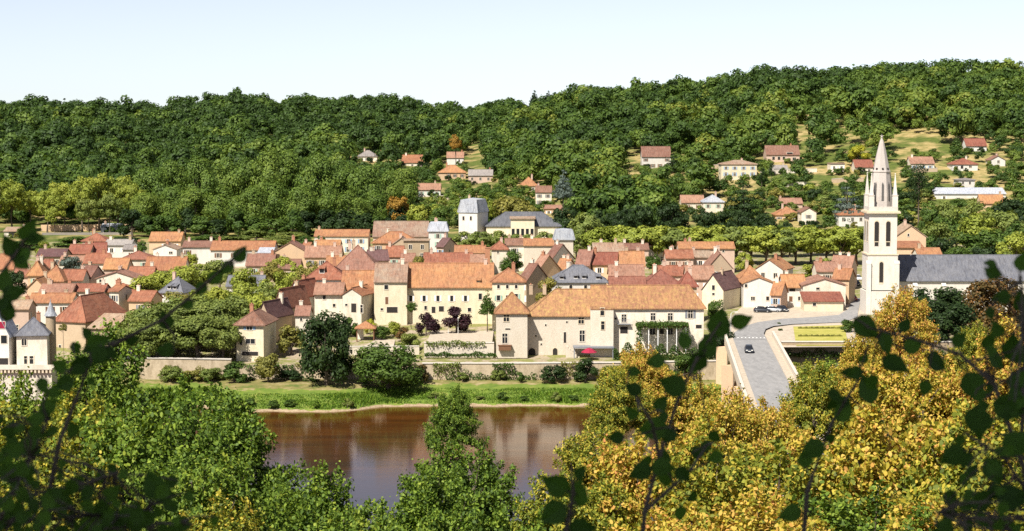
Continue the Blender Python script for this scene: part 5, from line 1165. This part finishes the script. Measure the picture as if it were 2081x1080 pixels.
for xa, xb, y_, lb in ((1545,1660,353,'pale terrace wall below the long brown-roofed pinkish villa'),(1690,1755,371,'tan terrace wall left of the spire above the grey-green cedar'),(1830,1905,352,'low tan garden wall below the house with pale pink roof'),(1400,1462,344,'low tan wall left of the pale yellow villa'),(1590,1640,380,'short pale garden wall under the small white house'),(1165,1235,421,'pale garden wall between the dark round trees'),(880,950,405,'pale garden wall below the white house against the dark wood')):
    p0, p1 = hit(xa, y_), hit(xb, y_); Yw = (p0.y+p1.y)/2; a0, a1 = at(xa, y_, Yw), at(xb, y_, Yw); g0, g1 = gz(a0.x, Yw), gz(a1.x, Yw)
    wall_thing('terrace_wall', lb, 'TA' if 'tan' in lb else 'CR', [(a0.x,Yw),((a0.x+a1.x)/2,Yw+.6),(a1.x,Yw)], .5, [g0-1,(g0+g1)/2-1,g1-1], [g0+1.7,(g0+g1)/2+1.8,g1+1.6], 'kerb')
# ---------------------------------------------------------------- trees of the near bluff
G = 'yellowing trees of the near bluff'
for px, yt, w, Y, key, mat in [
 (1262,742,120,92,'near','Lgoldgreen'),(1300,700,120,100,'near','Lgold'),(1392,742,150,96,'nearb','Lgold'),(1475,790,190,84,'near','Lgold'),(1560,790,170,92,'nearb','Lgold'),(1655,745,150,96,'near','Lgoldgreen'),(1755,676,120,100,'near','Lgold'),(1832,582,130,104,'near','Lgold'),(1835,700,230,98,'nearb','Lgold'),(1930,690,210,100,'nearb','Lgold'),(2040,662,220,96,'near','Lgold'),(1985,655,110,99,'near','Lgoldgreen'),
 (1215,850,170,80,'nearb','Lgoldgreen'),(1180,930,240,72,'nearb','Lgoldgreen'),(1310,860,320,74,'nearb','Lgold'),(1450,890,380,68,'near','Lgoldgreen'),(1600,870,400,70,'nearb','Lgoldgreen'),(1750,840,400,72,'near','Lgold'),(1740,960,420,60,'nearb','Lfresh'),(1880,800,420,76,'nearb','Lgold'),(2030,820,420,70,'near','Lgoldgreen'),(1400,1000,380,60,'nearb','Lgold'),(1560,1000,380,58,'near','Lgold'),(1930,980,420,60,'nearb','Lgold')]:
    tree('locust_tree','yellow and gold leaved tree in the autumn-coloured mass below the viewer',px,yt,w*1.12,Y,key,mat,G)
G = 'green trees of the near bluff'
for px, yt, w, Y, key, mat in [
 (205,676,190,100,'near','Lfresh'),(335,738,210,96,'nearb','Lfresh'),(472,815,190,88,'near','Lfresh'),(90,762,220,90,'nearb','Lgoldgreen'),(10,760,180,98,'near','Lfresh'),(260,800,250,78,'nearb','Lfresh'),(120,900,250,70,'near','Lgoldgreen'),(390,880,220,72,'nearb','Lfresh'),(0,900,220,74,'nearb','Lfresh'),
 (560,975,200,76,'nearb','Lfresh'),(660,960,190,80,'near','Lfresh'),(770,985,200,74,'nearb','Lfresh'),(450,1010,200,66,'near','Lgoldgreen'),(880,965,190,72,'near','Lfresh'),(1010,985,220,70,'nearb','Lfresh'),(700,1030,240,60,'nearb','Lfresh')]:
    tree('bluff_tree','fresh green leaved tree in the thicket on the near slope',px,yt,w*1.6,Y,key,mat,G)
tree('bluff_tree','fresh green tree with a narrow leading top standing out against the river',922,790,112,84,'near','Lfresh')
tree('bluff_tree','fresh green spreading tree just below the narrow top against the river',935,868,250,80,'nearb','Lfresh')
# ---------------------------------------------------------------- dark shaded saplings right in front of the viewer, and an unseen oak added to shade them
def leafshape(b, p, dr, up, s):
    dr = dr.normalized(); sd_ = dr.cross(up).normalized(); n = sd_.cross(dr)
    prof = [(0,0),(.12,.24),(.32,.38),(.6,.31),(.83,.13),(1,0)]
    vs = [p+dr*s*t-n*s*.12*t*t for t, w in prof]+[p+dr*s*t+sd_*s*w+n*s*.10*w for t, w in prof[1:-1]]+[p+dr*s*t-sd_*s*w+n*s*.10*w for t, w in prof[1:-1]]
    k = len(b.v); b.v += [tuple(v) for v in vs]; m = 6
    for side in (0, 4):
        e = [0]+[m+side+i for i in range(4)]+[5]; c = [0,1,2,3,4,5]
        for i in range(5):
            f = [c[i], e[i], e[i+1], c[i+1]]; f = list(dict.fromkeys(f)); b.f.append(tuple(x+k for x in f)); b.m.append(0)
def sapling(label, base, stems, leaves, seed, extra=0, spread=30, ls=.055):
    """stems: lists of (px,py,Y); leaves: (px,py,Y,size px,angle deg); extra leaves scattered along the stems"""
    g = random.Random(seed); b0 = at(*base); z0 = gz(b0.x, base[2]); root = empty('hazel_sapling', (b0.x, base[2], z0), 0, label=label, category='sapling')
    O = Vector((b0.x, base[2], z0)); b = MB(); lf = MB(); allp = []
    for st in stems:
        P = [at(*s)-O for s in st]
        if st is stems[0]: P = [Vector((0,0,-.2))]+P
        r = [.007*(1-.9*i/(len(P)-1))**1.3+.0025 if st is stems[0] else .006*(1-.6*i/(len(P)-1)) for i in range(len(P))]
        b.tube(P, r, 6); allp.append(st)
    L = list(leaves)
    for i in range(extra):
        st = g.choice(allp[1:] or allp); j = g.randrange(len(st)-1); t = g.random(); s = [st[j][q_]*(1-t)+st[j+1][q_]*t for q_ in range(3)]
        L.append((s[0]+g.gauss(0,spread), s[1]+g.gauss(0,spread), s[2]+g.gauss(0,.25), g.uniform(28,52), g.uniform(0,360)))
    for px, py, Y, sz, an in L:
        a = R(an); d = Vector((math.cos(a), g.uniform(-.4,.4), math.sin(a))); s = .9*sz*Y/F; p = at(px, py, Y)-O-d*s*.5
        up = Vector((g.uniform(-.5,.5), -1, g.uniform(-.1,.7))); leafshape(lf, p, d, up, s)
        best = None
        for st in stems:
            for j in range(len(st)-1):
                A_, B_ = at(*st[j])-O, at(*st[j+1])-O; t_ = max(0, min(1, (p-A_).dot(B_-A_)/max((B_-A_).length_squared, 1e-6))); c_ = A_.lerp(B_, max(0, t_-.08))
                if best is None or (c_-p).length < (best-p).length: best = c_
        mid = p.lerp(best, .5)+d*(-.25*s)
        b.tube([p+d*s*.1, mid, best], [.0016,.0024,.003], 4)
    b.build('stem', 'bark', root); lf.build('foliage', 'Lshade', root)
sapling('dark shaded leafy sapling filling the lower right corner', (2130,1500,4.6), [[(2120,1150,4.6),(2080,950,4.6),(2020,780,4.7),(1950,720,4.8),(1860,690,4.9),(1760,665,5.0)],[(2100,1020,4.6),(2040,930,4.5),(1960,880,4.5)],[(2075,900,4.6),(2085,740,4.4),(2075,560,4.3)],[(2110,1100,4.5),(2010,1060,4.4),(1900,1040,4.3)]],
 [(1762,668,5,74,-38),(1800,700,5,62,-70),(1822,742,5,70,-25),(1858,702,5,52,30),(1905,738,4.9,66,-30),(1880,790,4.9,44,-100),(1980,790,4.8,78,-70),(1988,862,4.7,82,-85),(1936,928,4.6,70,205),(2060,705,4.5,78,100),(2076,610,4.4,60,110),(2078,530,4.3,52,80),(2026,735,4.6,56,-40),(1840,660,5,40,60),(1772,780,5,46,-80),(2010,690,4.6,50,70),(1950,690,4.8,44,50),(2050,830,4.5,80,-20),(2070,900,4.5,84,30),(2020,960,4.5,76,-60),(2060,1010,4.5,84,10),(1990,1020,4.5,70,200),(2070,770,4.5,70,60)], 1, 85, 46)
sapling('thin dark sapling with heart-shaped leaves crossing the yellow trees', (1300,1500,5.0), [[(1298,1200,5.0),(1310,1040,5.0),(1340,930,5.1),(1375,820,5.1),(1420,720,5.2),(1465,655,5.2)],[(1340,930,5.1),(1325,860,5.0),(1290,800,5.0)],[(1310,1040,5),(1400,960,5),(1440,900,5.1)]],
 [(1462,655,5.2,75,80),(1508,652,5.2,55,20),(1440,700,5.2,70,60),(1415,740,5.2,60,230),(1365,782,5.1,70,160),(1325,872,5.1,75,190),(1330,735,5.1,50,190),(1285,790,5.0,45,150),(1345,820,5.1,50,60),(1300,960,5,60,200),(1350,950,5,60,0),(1250,890,5,45,180),(1390,690,5.2,45,110)], 2, 16, 26)
sapling('thin dark twig with drooping leaves over the yellow trees at the right', (1620,1500,5.2), [[(1622,1250,5.2),(1640,1000,5.2),(1690,860,5.3),(1740,780,5.3),(1765,700,5.3)]],
 [(1650,915,5.2,65,210),(1715,835,5.3,60,60),(1762,788,5.3,75,100),(1712,820,5.3,40,230),(1735,760,5.3,45,200),(1605,1045,5.2,60,200)], 3, 6, 20)
sapling('broad-leaved dark shoot at the bottom beside the river', (1160,1500,4.4), [[(1158,1200,4.4),(1150,1080,4.4),(1165,1000,4.4),(1160,950,4.4)]],
 [(1128,985,4.4,75,150),(1176,1000,4.4,75,85),(1122,1045,4.4,80,215),(1185,1075,4.4,70,10),(1180,960,4.4,40,60)], 4)
sapling('slender dark twig arching up across the left roofs', (40,1500,4.8), [[(60,1200,4.8),(120,900,4.8),(190,720,4.9),(330,650,5.0),(420,575,5.0),(495,505,5.0)],[(190,720,4.9),(130,760,4.9)]],
 [(490,516,5,46,60),(440,562,5,46,40),(408,588,5,40,230),(336,650,5,50,110),(335,712,5,50,180),(380,620,5,35,200),(200,695,4.9,60,20),(160,745,4.9,60,210),(130,780,4.9,55,200),(225,720,4.9,40,-30),(312,985,4.6,75,110),(335,1005,4.6,60,0),(460,545,5,40,220),(270,690,5,40,10)], 5, 10, 22)
sapling('dark shaded leafy sapling in the lower left corner', (-60,1500,4.4), [[(-40,1200,4.4),(20,1060,4.4),(120,1000,4.5),(240,960,4.6)],[(20,1060,4.4),(150,1050,4.4),(300,1040,4.4)],[(-20,1100,4.4),(60,930,4.4),(100,850,4.5)],[(60,1120,4.4),(220,1075,4.4),(380,1060,4.5)]], [(60,900,4.4,66,60),(20,960,4.4,70,150),(120,1010,4.4,72,20),(200,1040,4.4,66,80),(280,1060,4.4,60,40)], 6, 150, 46)
sapling('dark leafy spray hanging at the left edge over the roofs', (-120,1500,4.6), [[(-110,1100,4.6),(-60,700,4.6),(0,560,4.7),(50,490,4.7)],[(-30,640,4.6),(20,600,4.6)]],
 [(60,470,4.7,65,60),(40,520,4.7,60,200),(75,485,4.7,45,0),(20,500,4.7,60,120),(30,595,4.6,55,10),(10,570,4.6,60,80),(45,535,4.7,45,-40),(15,620,4.6,40,-20)], 7, 4, 15)
def added_shade_oak():  # out-of-view tree, added to block the sun from the near leaves
    x, y = -4.2, -3.5; t = empty('added_shade_oak', (x, y, gz(x,y)), 0, label='large unseen oak added beside the viewer so that its crown shades the nearest twigs', category='tree')
    co, cc, cs, ti = crown(90, 9000, 'broad', .045, K=40, cr=.25); c = link('crown', npmesh('oak_crown', co, 4, ['Lshade']), t); c.scale = (17,17,13); c.location = (0,0,3.5)
    tr = link('trunk', trunk_mesh('oak_trunk', cc, 90), t); tr.scale = (15,15,16.5)
added_shade_oak()
